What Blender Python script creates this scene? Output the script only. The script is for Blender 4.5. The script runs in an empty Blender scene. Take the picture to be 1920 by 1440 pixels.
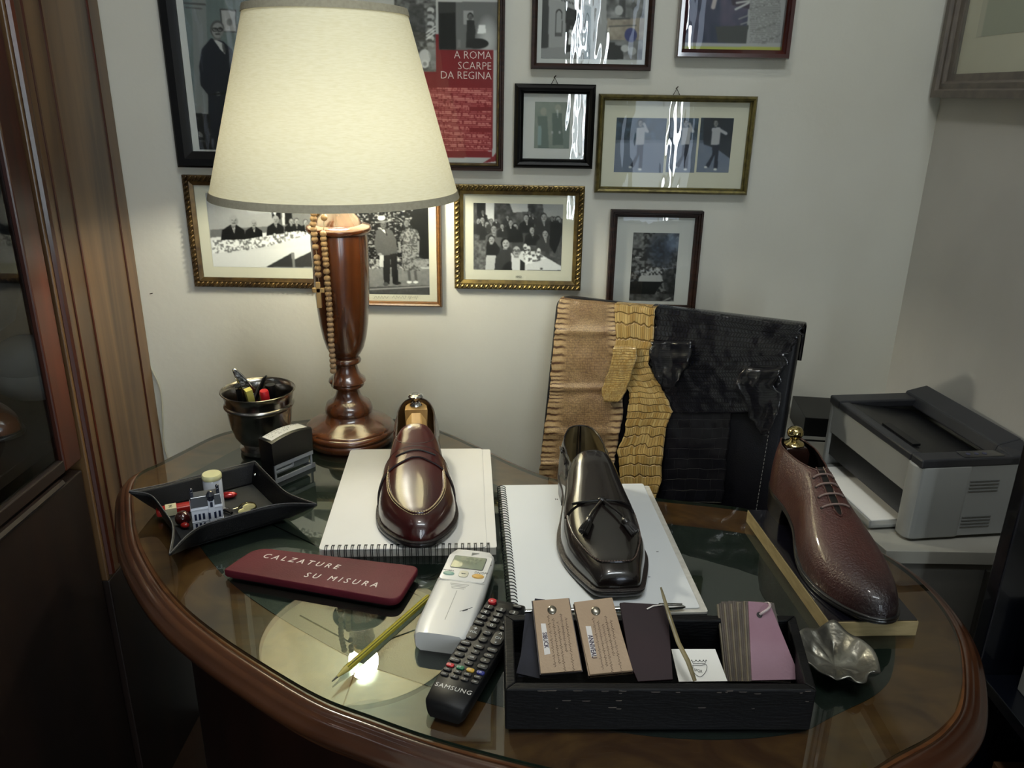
import bpy, bmesh, math, random
import numpy as np
from mathutils import Matrix, Vector, Euler
PI = math.pi
sc = bpy.context.scene
COL = sc.collection
random.seed(7); rng = np.random.default_rng(7)

# ------------------------------------------------------------------ camera, world, lights, exposure
PITCH, ROLL = math.radians(20), math.radians(1.0)
TZ = 0.76                      # desk top height
CAM = np.array([0, 0, TZ + 0.56])
FPX = 1500.0                   # focal length in pixels of the 1920 wide frame
FWD = np.array([0, math.cos(PITCH), -math.sin(PITCH)])
_u0 = np.array([0, math.sin(PITCH), math.cos(PITCH)]); _r0 = np.array([1.0, 0, 0])
RT = _r0 * math.cos(ROLL) + _u0 * math.sin(ROLL)
UP = -_r0 * math.sin(ROLL) + _u0 * math.cos(ROLL)
cam = bpy.data.cameras.new('camera'); camo = bpy.data.objects.new('camera', cam); COL.objects.link(camo)
cam.sensor_width = 36; cam.lens = 36 * FPX / 1920; cam.clip_start = 0.02
_m = Matrix.Identity(4)
for i in range(3):
    _m[i][0] = RT[i]; _m[i][1] = UP[i]; _m[i][2] = -FWD[i]; _m[i][3] = CAM[i]
camo.matrix_world = _m
sc.camera = camo
sc.view_settings.view_transform = 'Standard'; sc.view_settings.look = 'None'
sc.view_settings.exposure = 0.16; sc.view_settings.gamma = 1.0; sc.view_settings.use_curve_mapping = False
w = bpy.data.worlds.new('world'); sc.world = w; w.use_nodes = True
w.node_tree.nodes['Background'].inputs[0].default_value = (0.75, 0.85, 1, 1)
w.node_tree.nodes['Background'].inputs[1].default_value = 0.6
sc.cycles.max_bounces = 10; sc.cycles.transparent_max_bounces = 16
sc.cycles.sample_clamp_indirect = 4.0; sc.cycles.caustics_reflective = False; sc.cycles.caustics_refractive = False

def add_light(name, kind, loc, energy, color, rot=(0, 0, 0), **kw):
    l = bpy.data.lights.new(name, kind); l.energy = energy; l.color = color
    for k, v in kw.items(): setattr(l, k, v)
    o = bpy.data.objects.new(name, l); o.location = loc; o.rotation_euler = rot; COL.objects.link(o); return o
# ceiling panels of the room (their own fittings are built with the ceiling)
add_light('ceiling_panel_light', 'AREA', (0.35, -0.05, 2.66), 16, (0.90, 0.97, 1.0), (0, 0, 0), shape='RECTANGLE', size=1.1, size_y=0.25)
add_light('ceiling_spot_light', 'AREA', (-0.1, 0.55, 2.66), 4, (1.0, 0.97, 0.88), (0, 0, 0), shape='DISK', size=0.14)

# ------------------------------------------------------------------ pixel -> space (used to lay out flat prints and measured outlines)
def proj(P):
    d = np.asarray(P, float) - CAM; z = d @ FWD
    return 960 + FPX * (d @ RT) / z, 720 - FPX * (d @ UP) / z
def ray(u, v): return FWD + RT * (u - 960) / FPX - UP * (v - 720) / FPX
def onz(u, v, z): r = ray(u, v); return CAM + r * ((z - CAM[2]) / r[2])
def ony(u, v, y): r = ray(u, v); return CAM + r * (y / r[1])
def onpl(u, v, p0, n):
    r = ray(u, v); n = np.asarray(n, float); return CAM + r * (((np.asarray(p0) - CAM) @ n) / (r @ n))
WALL = 1.443; RW = 0.717

# ------------------------------------------------------------------ helpers: materials
def hexc(c):
    if isinstance(c, str):
        c = [int(c[i:i + 2], 16) / 255 for i in (0, 2, 4)]
        c = [x / 12.92 if x <= 0.04045 else ((x + 0.055) / 1.055) ** 2.4 for x in c]
    return tuple(c[:3]) + (1,)
MATS = {}
def mat(name, col, rough=0.5, metal=0, coat=0, coat_r=0.05, col2=None, scale=20, stretch=(1, 1, 1), bump=0, bscale=None, detail=4,
        spec=0.5, btype='noise', wave=0, emis=None, trans=0, sheen=0, coords='Object', mixlo=0.35, mixhi=0.65):
    if name in MATS: return MATS[name]
    m = bpy.data.materials.new(name); m.use_nodes = True; nt = m.node_tree; b = nt.nodes['Principled BSDF']; L = nt.links.new
    b.inputs['Base Color'].default_value = hexc(col); b.inputs['Roughness'].default_value = rough
    b.inputs['Metallic'].default_value = metal; b.inputs['Coat Weight'].default_value = coat; b.inputs['Coat Roughness'].default_value = coat_r
    b.inputs['Specular IOR Level'].default_value = spec; b.inputs['Sheen Weight'].default_value = sheen
    if trans: b.inputs['Transmission Weight'].default_value = trans
    tc = nt.nodes.new('ShaderNodeTexCoord'); mp = nt.nodes.new('ShaderNodeMapping'); mp.inputs['Scale'].default_value = stretch
    L(tc.outputs[coords], mp.inputs['Vector'])
    if col2 is not None:
        n = nt.nodes.new('ShaderNodeTexNoise'); n.inputs['Scale'].default_value = scale; n.inputs['Detail'].default_value = detail
        if wave: n.inputs['Distortion'].default_value = wave
        L(mp.outputs[0], n.inputs['Vector'])
        r = nt.nodes.new('ShaderNodeValToRGB'); r.color_ramp.elements[0].position = mixlo; r.color_ramp.elements[1].position = mixhi
        r.color_ramp.elements[0].color = hexc(col); r.color_ramp.elements[1].color = hexc(col2)
        L(n.outputs['Fac'], r.inputs[0]); L(r.outputs[0], b.inputs['Base Color'])
    if bump:
        if btype == 'noise':
            t = nt.nodes.new('ShaderNodeTexNoise'); t.inputs['Detail'].default_value = 3; o = t.outputs['Fac']
        else:
            t = nt.nodes.new('ShaderNodeTexVoronoi'); o = t.outputs['Distance']
        t.inputs['Scale'].default_value = bscale or scale; L(mp.outputs[0], t.inputs['Vector'])
        bp = nt.nodes.new('ShaderNodeBump'); bp.inputs['Strength'].default_value = bump; bp.inputs['Distance'].default_value = 0.002
        L(o, bp.inputs['Height']); L(bp.outputs[0], b.inputs['Normal'])
    if emis: b.inputs['Emission Color'].default_value = hexc(emis[0]); b.inputs['Emission Strength'].default_value = emis[1]
    MATS[name] = m; return m

def glass_mat(name, tint=(1, 1, 1), ior=1.5, wavy=0, wscale=(60, 1, 3), rough=0.0):
    """thin sheet glass: clear, with a Fresnel mirror on its outward face"""
    m = bpy.data.materials.new(name); m.use_nodes = True; nt = m.node_tree; L = nt.links.new; nt.nodes.clear()
    o = nt.nodes.new('ShaderNodeOutputMaterial'); mx = nt.nodes.new('ShaderNodeMixShader')
    tr = nt.nodes.new('ShaderNodeBsdfTransparent'); tr.inputs[0].default_value = tuple(tint) + (1,)
    gl = nt.nodes.new('ShaderNodeBsdfGlossy'); gl.inputs['Roughness'].default_value = rough; gl.inputs[0].default_value = (1, 1, 1, 1)
    fr = nt.nodes.new('ShaderNodeFresnel'); fr.inputs[0].default_value = ior
    ge = nt.nodes.new('ShaderNodeNewGeometry'); mu = nt.nodes.new('ShaderNodeMath'); mu.operation = 'MULTIPLY'
    sb = nt.nodes.new('ShaderNodeMath'); sb.operation = 'SUBTRACT'; sb.inputs[0].default_value = 1
    L(ge.outputs['Backfacing'], sb.inputs[1]); L(fr.outputs[0], mu.inputs[0]); L(sb.outputs[0], mu.inputs[1])
    L(mu.outputs[0], mx.inputs[0]); L(tr.outputs[0], mx.inputs[1]); L(gl.outputs[0], mx.inputs[2]); L(mx.outputs[0], o.inputs[0])
    if wavy:
        tc = nt.nodes.new('ShaderNodeTexCoord'); mp = nt.nodes.new('ShaderNodeMapping'); mp.inputs['Scale'].default_value = wscale
        n = nt.nodes.new('ShaderNodeTexNoise'); n.inputs['Scale'].default_value = 1; n.inputs['Detail'].default_value = 1
        bp = nt.nodes.new('ShaderNodeBump'); bp.inputs['Strength'].default_value = 1; bp.inputs['Distance'].default_value = wavy
        L(tc.outputs['Object'], mp.inputs[0]); L(mp.outputs[0], n.inputs['Vector']); L(n.outputs['Fac'], bp.inputs['Height']); L(bp.outputs[0], gl.inputs['Normal'])
    MATS[name] = m; return m

# ------------------------------------------------------------------ helpers: meshes and objects
def tag(o, label=None, cat=None, group=None, kind=None):
    if label: o['label'] = label
    if cat: o['category'] = cat
    if group: o['group'] = group
    if kind: o['kind'] = kind
    return o
def thing(name, label, cat, loc=(0, 0, 0), rz=0, group=None, rot=None):
    o = bpy.data.objects.new(name, None); o.empty_display_size = 0.02
    o.location = Vector([float(x) for x in loc]); o.rotation_euler = rot if rot else (0, 0, rz)
    COL.objects.link(o); o['_m'] = 1; del o['_m']
    return tag(o, label, cat, group)
def wm(o):
    M = Matrix.LocRotScale(o.location, o.rotation_euler, o.scale)
    return wm(o.parent) @ M if o.parent else M

class MB:
    def __init__(s): s.v = []; s.f = []; s.mi = []; s.uv = []
    def add(s, vs, fs, mi=0, uv=None):
        n = len(s.v); s.v += [tuple(float(c) for c in p) for p in vs]; s.f += [tuple(i + n for i in f) for f in fs]; s.mi += [mi] * len(fs)
        s.uv += list(uv) if uv is not None else [(0.0, 0.0)] * len(vs); return s
    def box(s, x0, x1, y0, y1, z0, z1, mi=0, M=None):
        vs = [(x, y, z) for z in (z0, z1) for y in (y0, y1) for x in (x0, x1)]
        if M is not None: vs = [tuple(M @ Vector(p)) for p in vs]
        return s.add(vs, [(0, 2, 3, 1), (4, 5, 7, 6), (0, 1, 5, 4), (2, 6, 7, 3), (0, 4, 6, 2), (1, 3, 7, 5)], mi)
    def rbox(s, x0, x1, y0, y1, z0, z1, r, n=3, mi=0, M=None, rt=None):
        """box with rounded plan corners (radius r) and softened top/bottom edges (rt)"""
        rt = r * 0.5 if rt is None else rt
        pts = []
        def ringo(ins):
            out = []
            rr = max(r - ins, 1e-5)
            for cx, cy, a0 in ((x1 - r, y1 - r, 0), (x0 + r, y1 - r, PI / 2), (x0 + r, y0 + r, PI), (x1 - r, y0 + r, 1.5 * PI)):
                for k in range(n + 1):
                    a = a0 + PI / 2 * k / n; out.append((cx + rr * math.cos(a), cy + rr * math.sin(a)))
            return out
        lev = []
        for k in range(4):
            a = PI / 2 * k / 3; lev.append((rt * (1 - math.sin(a)), z0 + rt * (1 - math.cos(a))))
        for k in range(4):
            a = PI / 2 * k / 3; lev.append((rt * (1 - math.cos(a)), z1 - rt * (1 - math.sin(a))))
        rings = [[(p[0], p[1], z) for p in ringo(i)] for i, z in lev]
        return s.loft(rings, mi=mi, M=M)
    def loft(s, rings, cap=True, mi=0, M=None, closed=True, uv=False):
        n = len(rings[0]); vs = [p for r in rings for p in r]
        if M is not None: vs = [tuple(M @ Vector([float(c) for c in p])) for p in vs]
        fs = []
        for i in range(len(rings) - 1):
            for j in range(n if closed else n - 1):
                k = (j + 1) % n; fs.append((i * n + j, i * n + k, (i + 1) * n + k, (i + 1) * n + j))
        if cap and closed:
            fs.append(tuple(reversed(range(n)))); fs.append(tuple((len(rings) - 1) * n + j for j in range(n)))
        U = None
        if uv: U = [(j / max(1, n - 1), i / max(1, len(rings) - 1)) for i in range(len(rings)) for j in range(n)]
        return s.add(vs, fs, mi, U)
    def lathe(s, prof, n=32, c=(0, 0, 0), mi=0, M=None, cap=True):
        rings = [[(c[0] + r * math.cos(2 * PI * k / n), c[1] + r * math.sin(2 * PI * k / n), c[2] + z) for k in range(n)] for r, z in prof]
        return s.loft(rings, cap, mi, M)
    def tube(s, pts, r, n=8, mi=0, closed=False, M=None, flat=1.0):
        P = [np.array(p, float) for p in pts]; m = len(P); rings = []
        rr = r if hasattr(r, '__len__') else [r] * m
        ref = None
        for i in range(m):
            a = P[(i - 1) % m] if (closed or i > 0) else P[i]; b = P[(i + 1) % m] if (closed or i < m - 1) else P[i]
            t = b - a; t = t / (np.linalg.norm(t) + 1e-12)
            if ref is None:
                ref = np.cross(t, [0, 0, 1.0]);
                if np.linalg.norm(ref) < 0.1: ref = np.cross(t, [0, 1.0, 0])
            ref = ref - t * (ref @ t); ref /= np.linalg.norm(ref) + 1e-12; bn = np.cross(t, ref)
            rings.append([tuple(P[i] + rr[i] * (ref * math.cos(2 * PI * k / n) + bn * flat * math.sin(2 * PI * k / n))) for k in range(n)])
        if closed: rings.append(rings[0])
        return s.loft(rings, not closed, mi, M)
    def sphere(s, c, r, n=12, m=8, mi=0, M=None):
        r = r if hasattr(r, '__len__') else (r, r, r)
        rings = []
        for i in range(m + 1):
            a = -PI / 2 + PI * i / m; cr = max(math.cos(a), 0.001)
            rings.append([(c[0] + r[0] * cr * math.cos(2 * PI * k / n), c[1] + r[1] * cr * math.sin(2 * PI * k / n), c[2] + r[2] * math.sin(a)) for k in range(n)])
        return s.loft(rings, True, mi, M)
    def prism(s, poly, z0, z1, mi=0, M=None, mi_side=None):
        n = len(poly); vs = [(p[0], p[1], z0) for p in poly] + [(p[0], p[1], z1) for p in poly]
        if M is not None: vs = [tuple(M @ Vector(p)) for p in vs]
        s.add(vs, [tuple(reversed(range(n))), tuple(range(n, 2 * n))], mi)
        o = len(s.v) - 2 * n; fs = [(o + j, o + (j + 1) % n, o + n + (j + 1) % n, o + n + j) for j in range(n)]
        s.f += fs; s.mi += [mi if mi_side is None else mi_side] * n; return s
    def slab(s, P, n, th, mi=0):
        """thick sheet from a 3-D polygon P, extruded along -n by th"""
        P = [np.array(p, float) for p in P]; n = np.array(n, float); n /= np.linalg.norm(n); k = len(P)
        vs = [tuple(p) for p in P] + [tuple(p - n * th) for p in P]
        return s.add(vs, [tuple(range(k)), tuple(reversed(range(k, 2 * k)))] + [(j, j + k, (j + 1) % k + k, (j + 1) % k) for j in range(k)], mi)
    def grid(s, G, mi=0, uv=True, thick=0):
        G = np.asarray(G, float); a, b = G.shape[:2]
        U = [(j / (b - 1), i / (a - 1)) for i in range(a) for j in range(b)]
        return s.add(G.reshape(-1, 3), [(i * b + j, i * b + j + 1, (i + 1) * b + j + 1, (i + 1) * b + j) for i in range(a - 1) for j in range(b - 1)], mi, U)
    def build(s, name, m, parent=None, smooth=True, world=False, weld=0, bevel=0, ang=40, solid=0, sub=0, fixn=True):
        me = bpy.data.meshes.new(name)
        V = s.v
        if world and parent is not None:
            Mi = wm(parent).inverted(); V = [tuple(Mi @ Vector(p)) for p in V]
        me.from_pydata(V, [], s.f)
        ms = m if isinstance(m, (list, tuple)) else [m]
        for x in ms: me.materials.append(x)
        me.polygons.foreach_set('material_index', s.mi)
        ul = me.uv_layers.new(name='UVMap'); li = np.zeros(len(me.loops), int); me.loops.foreach_get('vertex_index', li)
        ul.data.foreach_set('uv', np.array(s.uv, float)[li].ravel())
        if weld or fixn:
            bm = bmesh.new(); bm.from_mesh(me)
            if weld: bmesh.ops.remove_doubles(bm, verts=bm.verts, dist=weld)
            if fixn: bmesh.ops.recalc_face_normals(bm, faces=bm.faces)
            bm.to_mesh(me); bm.free()
        o = bpy.data.objects.new(name, me); COL.objects.link(o)
        if parent is not None: o.parent = parent
        if smooth:
            me.shade_smooth()
            try: me.set_sharp_from_angle(angle=math.radians(ang))
            except Exception: pass
        if solid:
            md = o.modifiers.new('solid', 'SOLIDIFY'); md.thickness = solid; md.offset = 0
        if bevel:
            md = o.modifiers.new('bevel', 'BEVEL'); md.width = bevel; md.segments = 2; md.limit_method = 'ANGLE'; md.angle_limit = math.radians(40)
        if sub:
            md = o.modifiers.new('sub', 'SUBSURF'); md.levels = sub; md.render_levels = sub
        return o

def spline(pts, n=8, closed=False):
    P = [np.array(p, float) for p in pts]; m = len(P); out = []
    for i in range(m if closed else m - 1):
        g = lambda k: P[k % m] if closed else P[min(max(k, 0), m - 1)]
        a, b, c, d = g(i - 1), g(i), g(i + 1), g(i + 2)
        for k in range(n):
            t = k / n; out.append(0.5 * ((2 * b) + (-a + c) * t + (2 * a - 5 * b + 4 * c - d) * t * t + (-a + 3 * b - 3 * c + d) * t ** 3))
    if not closed: out.append(P[-1])
    return out
def pchip(xs, ys, x):
    xs = np.array(xs, float); ys = np.array(ys, float); h = np.diff(xs); d = np.diff(ys) / h; m = np.zeros(len(xs))
    for i in range(1, len(xs) - 1):
        if d[i - 1] * d[i] > 0:
            w1 = 2 * h[i] + h[i - 1]; w2 = h[i] + 2 * h[i - 1]; m[i] = (w1 + w2) / (w1 / d[i - 1] + w2 / d[i])
    m[0] = d[0]; m[-1] = d[-1]
    x = np.clip(np.asarray(x, float), xs[0], xs[-1]); i = np.clip(np.searchsorted(xs, x, side='right') - 1, 0, len(h) - 1)
    t = (x - xs[i]) / h[i]
    return (ys[i] * (2 * t**3 - 3 * t**2 + 1) + h[i] * m[i] * (t**3 - 2 * t**2 + t) + ys[i + 1] * (-2 * t**3 + 3 * t**2) + h[i] * m[i + 1] * (t**3 - t**2))
def text(body, size, m, parent, name='lettering', loc=(0, 0, 0), rot=(0, 0, 0), align='LEFT', depth=0.0002, shear=0, space=1.0, sx=1.0, world=False, thin=0):
    c = bpy.data.curves.new('t', 'FONT'); c.offset = -thin; c.body = body; c.size = size; c.extrude = depth; c.align_x = align; c.shear = shear; c.space_character = space
    c.resolution_u = 2
    t = bpy.data.objects.new('t', c); COL.objects.link(t)
    dg = bpy.context.evaluated_depsgraph_get(); me = bpy.data.meshes.new_from_object(t.evaluated_get(dg))
    bpy.data.objects.remove(t); bpy.data.curves.remove(c)
    M = Matrix.Translation(Vector([float(x) for x in loc])) @ (rot if isinstance(rot, Matrix) else Euler(rot).to_matrix().to_4x4()) @ Matrix.Diagonal((sx, 1, 1, 1))
    if world: M = wm(parent).inverted() @ M
    me.transform(M); me.name = name; me.materials.clear(); me.materials.append(m)
    o = bpy.data.objects.new(name, me); COL.objects.link(o); o.parent = parent; return o

def vnoise(x, y, s=0):
    xi = np.floor(x).astype(np.int64); yi = np.floor(y).astype(np.int64); fx = x - xi; fy = y - yi
    fx = fx * fx * (3 - 2 * fx); fy = fy * fy * (3 - 2 * fy)
    def h(a, b):
        n = (a * 374761393 + b * 668265263 + s * 982451653) & 0xffffffff; n = ((n ^ (n >> 13)) * 1274126177) & 0xffffffff
        return ((n ^ (n >> 16)) & 0xffff) / 65535.0
    return (h(xi, yi) * (1 - fx) + h(xi + 1, yi) * fx) * (1 - fy) + (h(xi, yi + 1) * (1 - fx) + h(xi + 1, yi + 1) * fx) * fy

# ------------------------------------------------------------------ printed pictures: a fine grid whose points carry the ink colour
class Pic:
    """x0..x1, z0..z1 on the wall; shapes are traced with the photograph's own coordinates of that flat print"""
    def __init__(s, x0, x1, z0, z1, step=0.00095, wall='back'):
        s.b = (x0, x1, z0, z1); s.nx = max(8, int(abs(x1 - x0) / step)); s.nz = max(8, int((z1 - z0) / step)); s.wall = wall
        X, Z = np.meshgrid(np.linspace(x0, x1, s.nx), np.linspace(z1, z0, s.nz)); s.X = X; s.Z = Z
        P = np.stack([X, np.full_like(X, WALL), Z], -1) if wall == 'back' else np.stack([np.full_like(X, RW), X, Z], -1)
        d = P - CAM; z = d @ FWD; s.U = 960 + FPX * (d @ RT) / z; s.V = 720 - FPX * (d @ UP) / z
        s.c = np.ones(X.shape + (3,)) * 0.5
    def fill(s, mask, col, a=1.0):
        col = np.array([int(col[i:i + 2], 16) / 255 for i in (0, 2, 4)]) if isinstance(col, str) else np.array(col if hasattr(col, '__len__') else (col,) * 3)
        mk = (mask.astype(float) if mask.dtype == bool else np.clip(mask, 0, 1))[..., None] * a
        s.c = s.c * (1 - mk) + col * mk; return s
    def all(s, col): return s.fill(np.ones(s.U.shape), col)
    def pm(s, pts):
        m = np.zeros(s.U.shape, bool); n = len(pts)
        for i in range(n):
            (x1, y1), (x2, y2) = pts[i], pts[(i + 1) % n]
            if y1 == y2: continue
            c = ((y1 > s.V) != (y2 > s.V)) & (s.U < (x2 - x1) * (s.V - y1) / (y2 - y1) + x1); m ^= c
        return m
    def poly(s, pts, col, a=1.0): return s.fill(s.pm(pts), col, a)
    def em(s, u, v, ru, rv, ang=0):
        c, q = math.cos(ang), math.sin(ang); du = s.U - u; dv = s.V - v
        return ((du * c + dv * q) / ru) ** 2 + ((-du * q + dv * c) / rv) ** 2
    def ell(s, u, v, ru, rv, col, a=1.0, ang=0, soft=0.15):
        return s.fill(np.clip((1 - s.em(u, v, ru, rv, ang)) / soft, 0, 1), col, a)
    def line(s, u0, v0, u1, v1, w, col, a=1.0):
        du, dv = u1 - u0, v1 - v0; L = du * du + dv * dv + 1e-9; t = np.clip(((s.U - u0) * du + (s.V - v0) * dv) / L, 0, 1)
        return s.fill(np.clip(w - np.hypot(s.U - u0 - t * du, s.V - v0 - t * dv) + 0.5, 0, 1), col, a)
    def noise(s, mask, lo, hi, sc_=4, seed=1, a=1.0, thr=None, sv=None):
        n = vnoise(s.U / sc_ + 100, s.V / (sv or sc_) + 100, seed) * 0.65 + vnoise(s.U / sc_ * 2.3, s.V / (sv or sc_) * 2.3, seed + 5) * 0.35
        if thr is not None: n = np.clip((n - thr) * 6 + 0.5, 0, 1)
        lo = np.array(lo if hasattr(lo, '__len__') else (lo,) * 3); hi = np.array(hi if hasattr(hi, '__len__') else (hi,) * 3)
        cc = lo + (hi - lo) * n[..., None]; mk = (mask if mask.dtype != bool else mask.astype(float))[..., None] * a
        s.c = s.c * (1 - mk) + cc * mk; return s
    def grain(s, a=0.03):
        s.c = s.c + (rng.random(s.U.shape)[..., None] - 0.5) * a; return s
    def head(s, u, v, r, skin=0.62, hair=0.15, bald=0.35, glasses=False, side=0.0):
        skin = skin * .88; s.poly([(u - r * .35, v + r * .5), (u + r * .35, v + r * .5), (u + r * .4, v + r * 1.25), (u - r * .4, v + r * 1.25)], skin * .75)
        s.ell(u, v, r * 0.80, r, hair); s.ell(u + side * r * 0.2, v + r * (0.08 + 0.18 * (1 - bald)), r * 0.66, r * 0.88, skin)
        s.ell(u + (0.35 + side * .3) * r, v + r * 0.25, r * 0.3, r * 0.6, skin * 0.8, 0.6)
        for k in (-0.28, 0.28):
            s.ell(u + (k + side * 0.15) * r, v + r * 0.02, r * 0.13, r * 0.08, 0.12, 0.9)
            if glasses: s.fill(np.abs(s.em(u + (k + side * 0.1) * r, v + r * 0.05, r * 0.26, r * 0.2) - 1) < 0.35, 0.08)
        s.line(u + side * .2 * r, v + .1 * r, u + side * .3 * r, v + .35 * r, r * .05, skin * .6)
        s.line(u - r * 0.2 + side * .15 * r, v + r * 0.55, u + r * 0.2 + side * .15 * r, v + r * 0.55, r * 0.07, 0.2); return s
    def bust(s, u, v, r, suit=0.12, side=0.0, **k):
        """seated or standing man in a suit seen to the chest: head centre u,v radius r"""
        s.poly([(u - 0.5 * r, v + .8 * r), (u - 1.9 * r, v + 1.7 * r), (u - 2.2 * r, v + 4.2 * r), (u + 2.2 * r, v + 4.2 * r), (u + 1.9 * r, v + 1.7 * r), (u + .5 * r, v + .8 * r)], suit)
        s.poly([(u - .35 * r, v + .8 * r), (u + .4 * r, v + .8 * r), (u + .15 * r, v + 2.3 * r)], 0.85)
        s.poly([(u - .08 * r, v + 1 * r), (u + .14 * r, v + 1 * r), (u + .12 * r, v + 2.2 * r)], 0.15)
        s.head(u, v, r, side=side, **k); return s
    def mesh(s, name, m, parent, y=-0.004):
        x0, x1, z0, z1 = s.b
        if s.wall == 'back': P = np.stack([s.X, np.full_like(s.X, WALL + y), s.Z], -1)
        else: P = np.stack([np.full_like(s.X, RW + y), s.X, s.Z], -1)
        mb = MB(); mb.grid(P); o = mb.build(name, m, parent, smooth=False, world=True, fixn=False)
        k = s.c.copy()
        for ax in (0, 1): k = .5 * k + .25 * np.roll(k, 1, ax) + .25 * np.roll(k, -1, ax)
        k[0], k[-1], k[:, 0], k[:, -1] = s.c[0], s.c[-1], s.c[:, 0], s.c[:, -1]
        c = np.clip(k, 0, 1); lin = np.where(c <= 0.04045, c / 12.92, ((c + 0.055) / 1.055) ** 2.4)
        a = o.data.color_attributes.new('ink', 'FLOAT_COLOR', 'POINT')
        a.data.foreach_set('color', np.concatenate([lin, np.ones(lin.shape[:2] + (1,))], -1).ravel()); return o
def ink_mat():
    m = bpy.data.materials.new('photo_paper'); m.use_nodes = True; nt = m.node_tree; b = nt.nodes['Principled BSDF']
    a = nt.nodes.new('ShaderNodeAttribute'); a.attribute_name = 'ink'; nt.links.new(a.outputs['Color'], b.inputs['Base Color'])
    b.inputs['Roughness'].default_value = 0.5; b.inputs['Specular IOR Level'].default_value = 0.25; return m
INK = ink_mat()
# ------------------------------------------------------------------ materials
M_WALL = mat('wall_plaster', 'CCCBC0', 0.85, col2='C5C3B7', scale=3.5, bump=0.25, bscale=60, detail=8)
M_WALLR = mat('wall_plaster_right', 'C0BEB8', 0.85, col2='C8C6C0', scale=5, bump=0.2, bscale=60)
M_CEIL = mat('ceiling_paint', 'D8D6CC', 0.9, col2='D2D0C6', scale=3)
M_FLOOR = mat('floor_tiles', '3A2A20', 0.35, col2='46352A', scale=6)
M_WOOD = mat('desk_mahogany', '331A0E', 0.28, coat=0.9, coat_r=0.1, col2='50301C', scale=5, stretch=(1, 1, 3), wave=0.3, detail=3, spec=0.5)
M_BURL = mat('desk_burl_border', '4A2612', 0.35, coat=0.2, col2='6C4424', scale=7, stretch=(1.3, 2.2, 1), wave=2.5, detail=7)
M_LEATHER_TOP = mat('desk_leather_inlay', '0E1412', 0.5, col2='141B18', scale=40, bump=0.15, bscale=600)
M_LAMPW = mat('lamp_walnut', '381A0A', 0.25, coat=0.8, coat_r=0.12, col2='5C3014', scale=12, stretch=(1, 1, 0.25), wave=1.2, detail=5)
M_CABW = mat('cabinet_walnut', '3C2A19', 0.38, coat=0.5, coat_r=0.25, col2='664C30', scale=9, stretch=(2, 2, 0.12), wave=1.0, detail=6)
M_CABR = mat('cabinet_red_mahogany', '2A0E05', 0.4, coat=0.4, coat_r=0.15, col2='4A1C0A', scale=9, stretch=(2, 2, 0.2), wave=1.0)
M_CABD = mat('cabinet_dark_base', '140B08', 0.5, col2='1E120C', scale=8, stretch=(2, 2, .2))
M_BLACKL = mat('black_leather', '050507', 0.45, coat=0.0, coat_r=0.3, spec=.3, bump=0.35, bscale=900, col2='09090C', scale=30)
M_BLACKP = mat('black_plastic', '060608', 0.35, spec=.35, col2='09090B', scale=40)
M_BLACKW = mat('worn_black_lacquer', '020203', 0.55, spec=.22, col2='050508', scale=14, bump=0.4, bscale=90, stretch=(1, 5, 5))
M_CHROME = mat('chrome', 'E6E6E6', 0.08, metal=1, col2='D8D8D8', scale=30)
M_BRASS = mat('pale_brass', 'CDBB86', 0.12, metal=1, col2='BBA870', scale=30)
M_PEWTER = mat('dark_pewter', '7B7470', 0.25, metal=1, col2='4E4743', scale=25, bump=0.15, bscale=60)
M_PAPER = mat('paper_white', 'E4E2DC', 0.75, col2='DFDDD6', scale=8)
M_PAPER2 = mat('paper_edge', 'B9B6AD', 0.8, col2='C8C5BC', scale=120, stretch=(1, 1, 12))
M_GLASS = glass_mat('picture_glass', (0.97, 0.98, 0.97), 1.5, wavy=0.0002, wscale=(55, 1, 14))
M_DGLASS = glass_mat('desk_glass', (0.84, 0.90, 0.86), 1.8)
M_CGLASS = glass_mat('cabinet_glass', (0.8, 0.82, 0.82), 1.5)
M_GEDGE = mat('glass_green_edge', '0C1E16', 0.1, coat=1, col2='12281E', scale=50)
M_MATB = mat('mat_board_ivory', 'D6D2BF', 0.85, col2='CFCBB8', scale=9)
M_MATW = mat('mat_board_white', 'C9C9C6', 0.85, col2='C3C3C0', scale=9)
M_GOLD = mat('gilt_wood', '4E4026', 0.34, metal=0.7, col2='786638', scale=60, bump=0.2, bscale=200)
M_GOLDD = mat('dark_gilt_wood', '3A2A18', 0.35, metal=0.6, col2='5E4A2A', scale=60)
M_OLIVE = mat('aged_gilt_wood', '5A5230', 0.38, metal=0.6, col2='7E7444', scale=90, bump=0.2, bscale=300)
M_FBLACK = mat('black_lacquer_frame', '020203', 0.42, coat=0.0, spec=.22, col2='040405', scale=20)
M_FBROWN = mat('dark_brown_frame', '1C110C', 0.5, spec=.25, coat=0.0, col2='331F16', scale=20, stretch=(1, 1, 8))
M_FRED = mat('red_mahogany_frame', '2C0C08', 0.22, coat=0.8, col2='42140E', scale=20)
M_FWAL = mat('walnut_frame', '5A3A1C', 0.35, coat=0.4, col2='6E4A26', scale=30, stretch=(1, 1, 6))
M_FGREY = mat('greywashed_frame', '57504A', 0.5, coat=0.1, col2='6B6258', scale=40, stretch=(1, 8, 1))
M_LINEN = None

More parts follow.
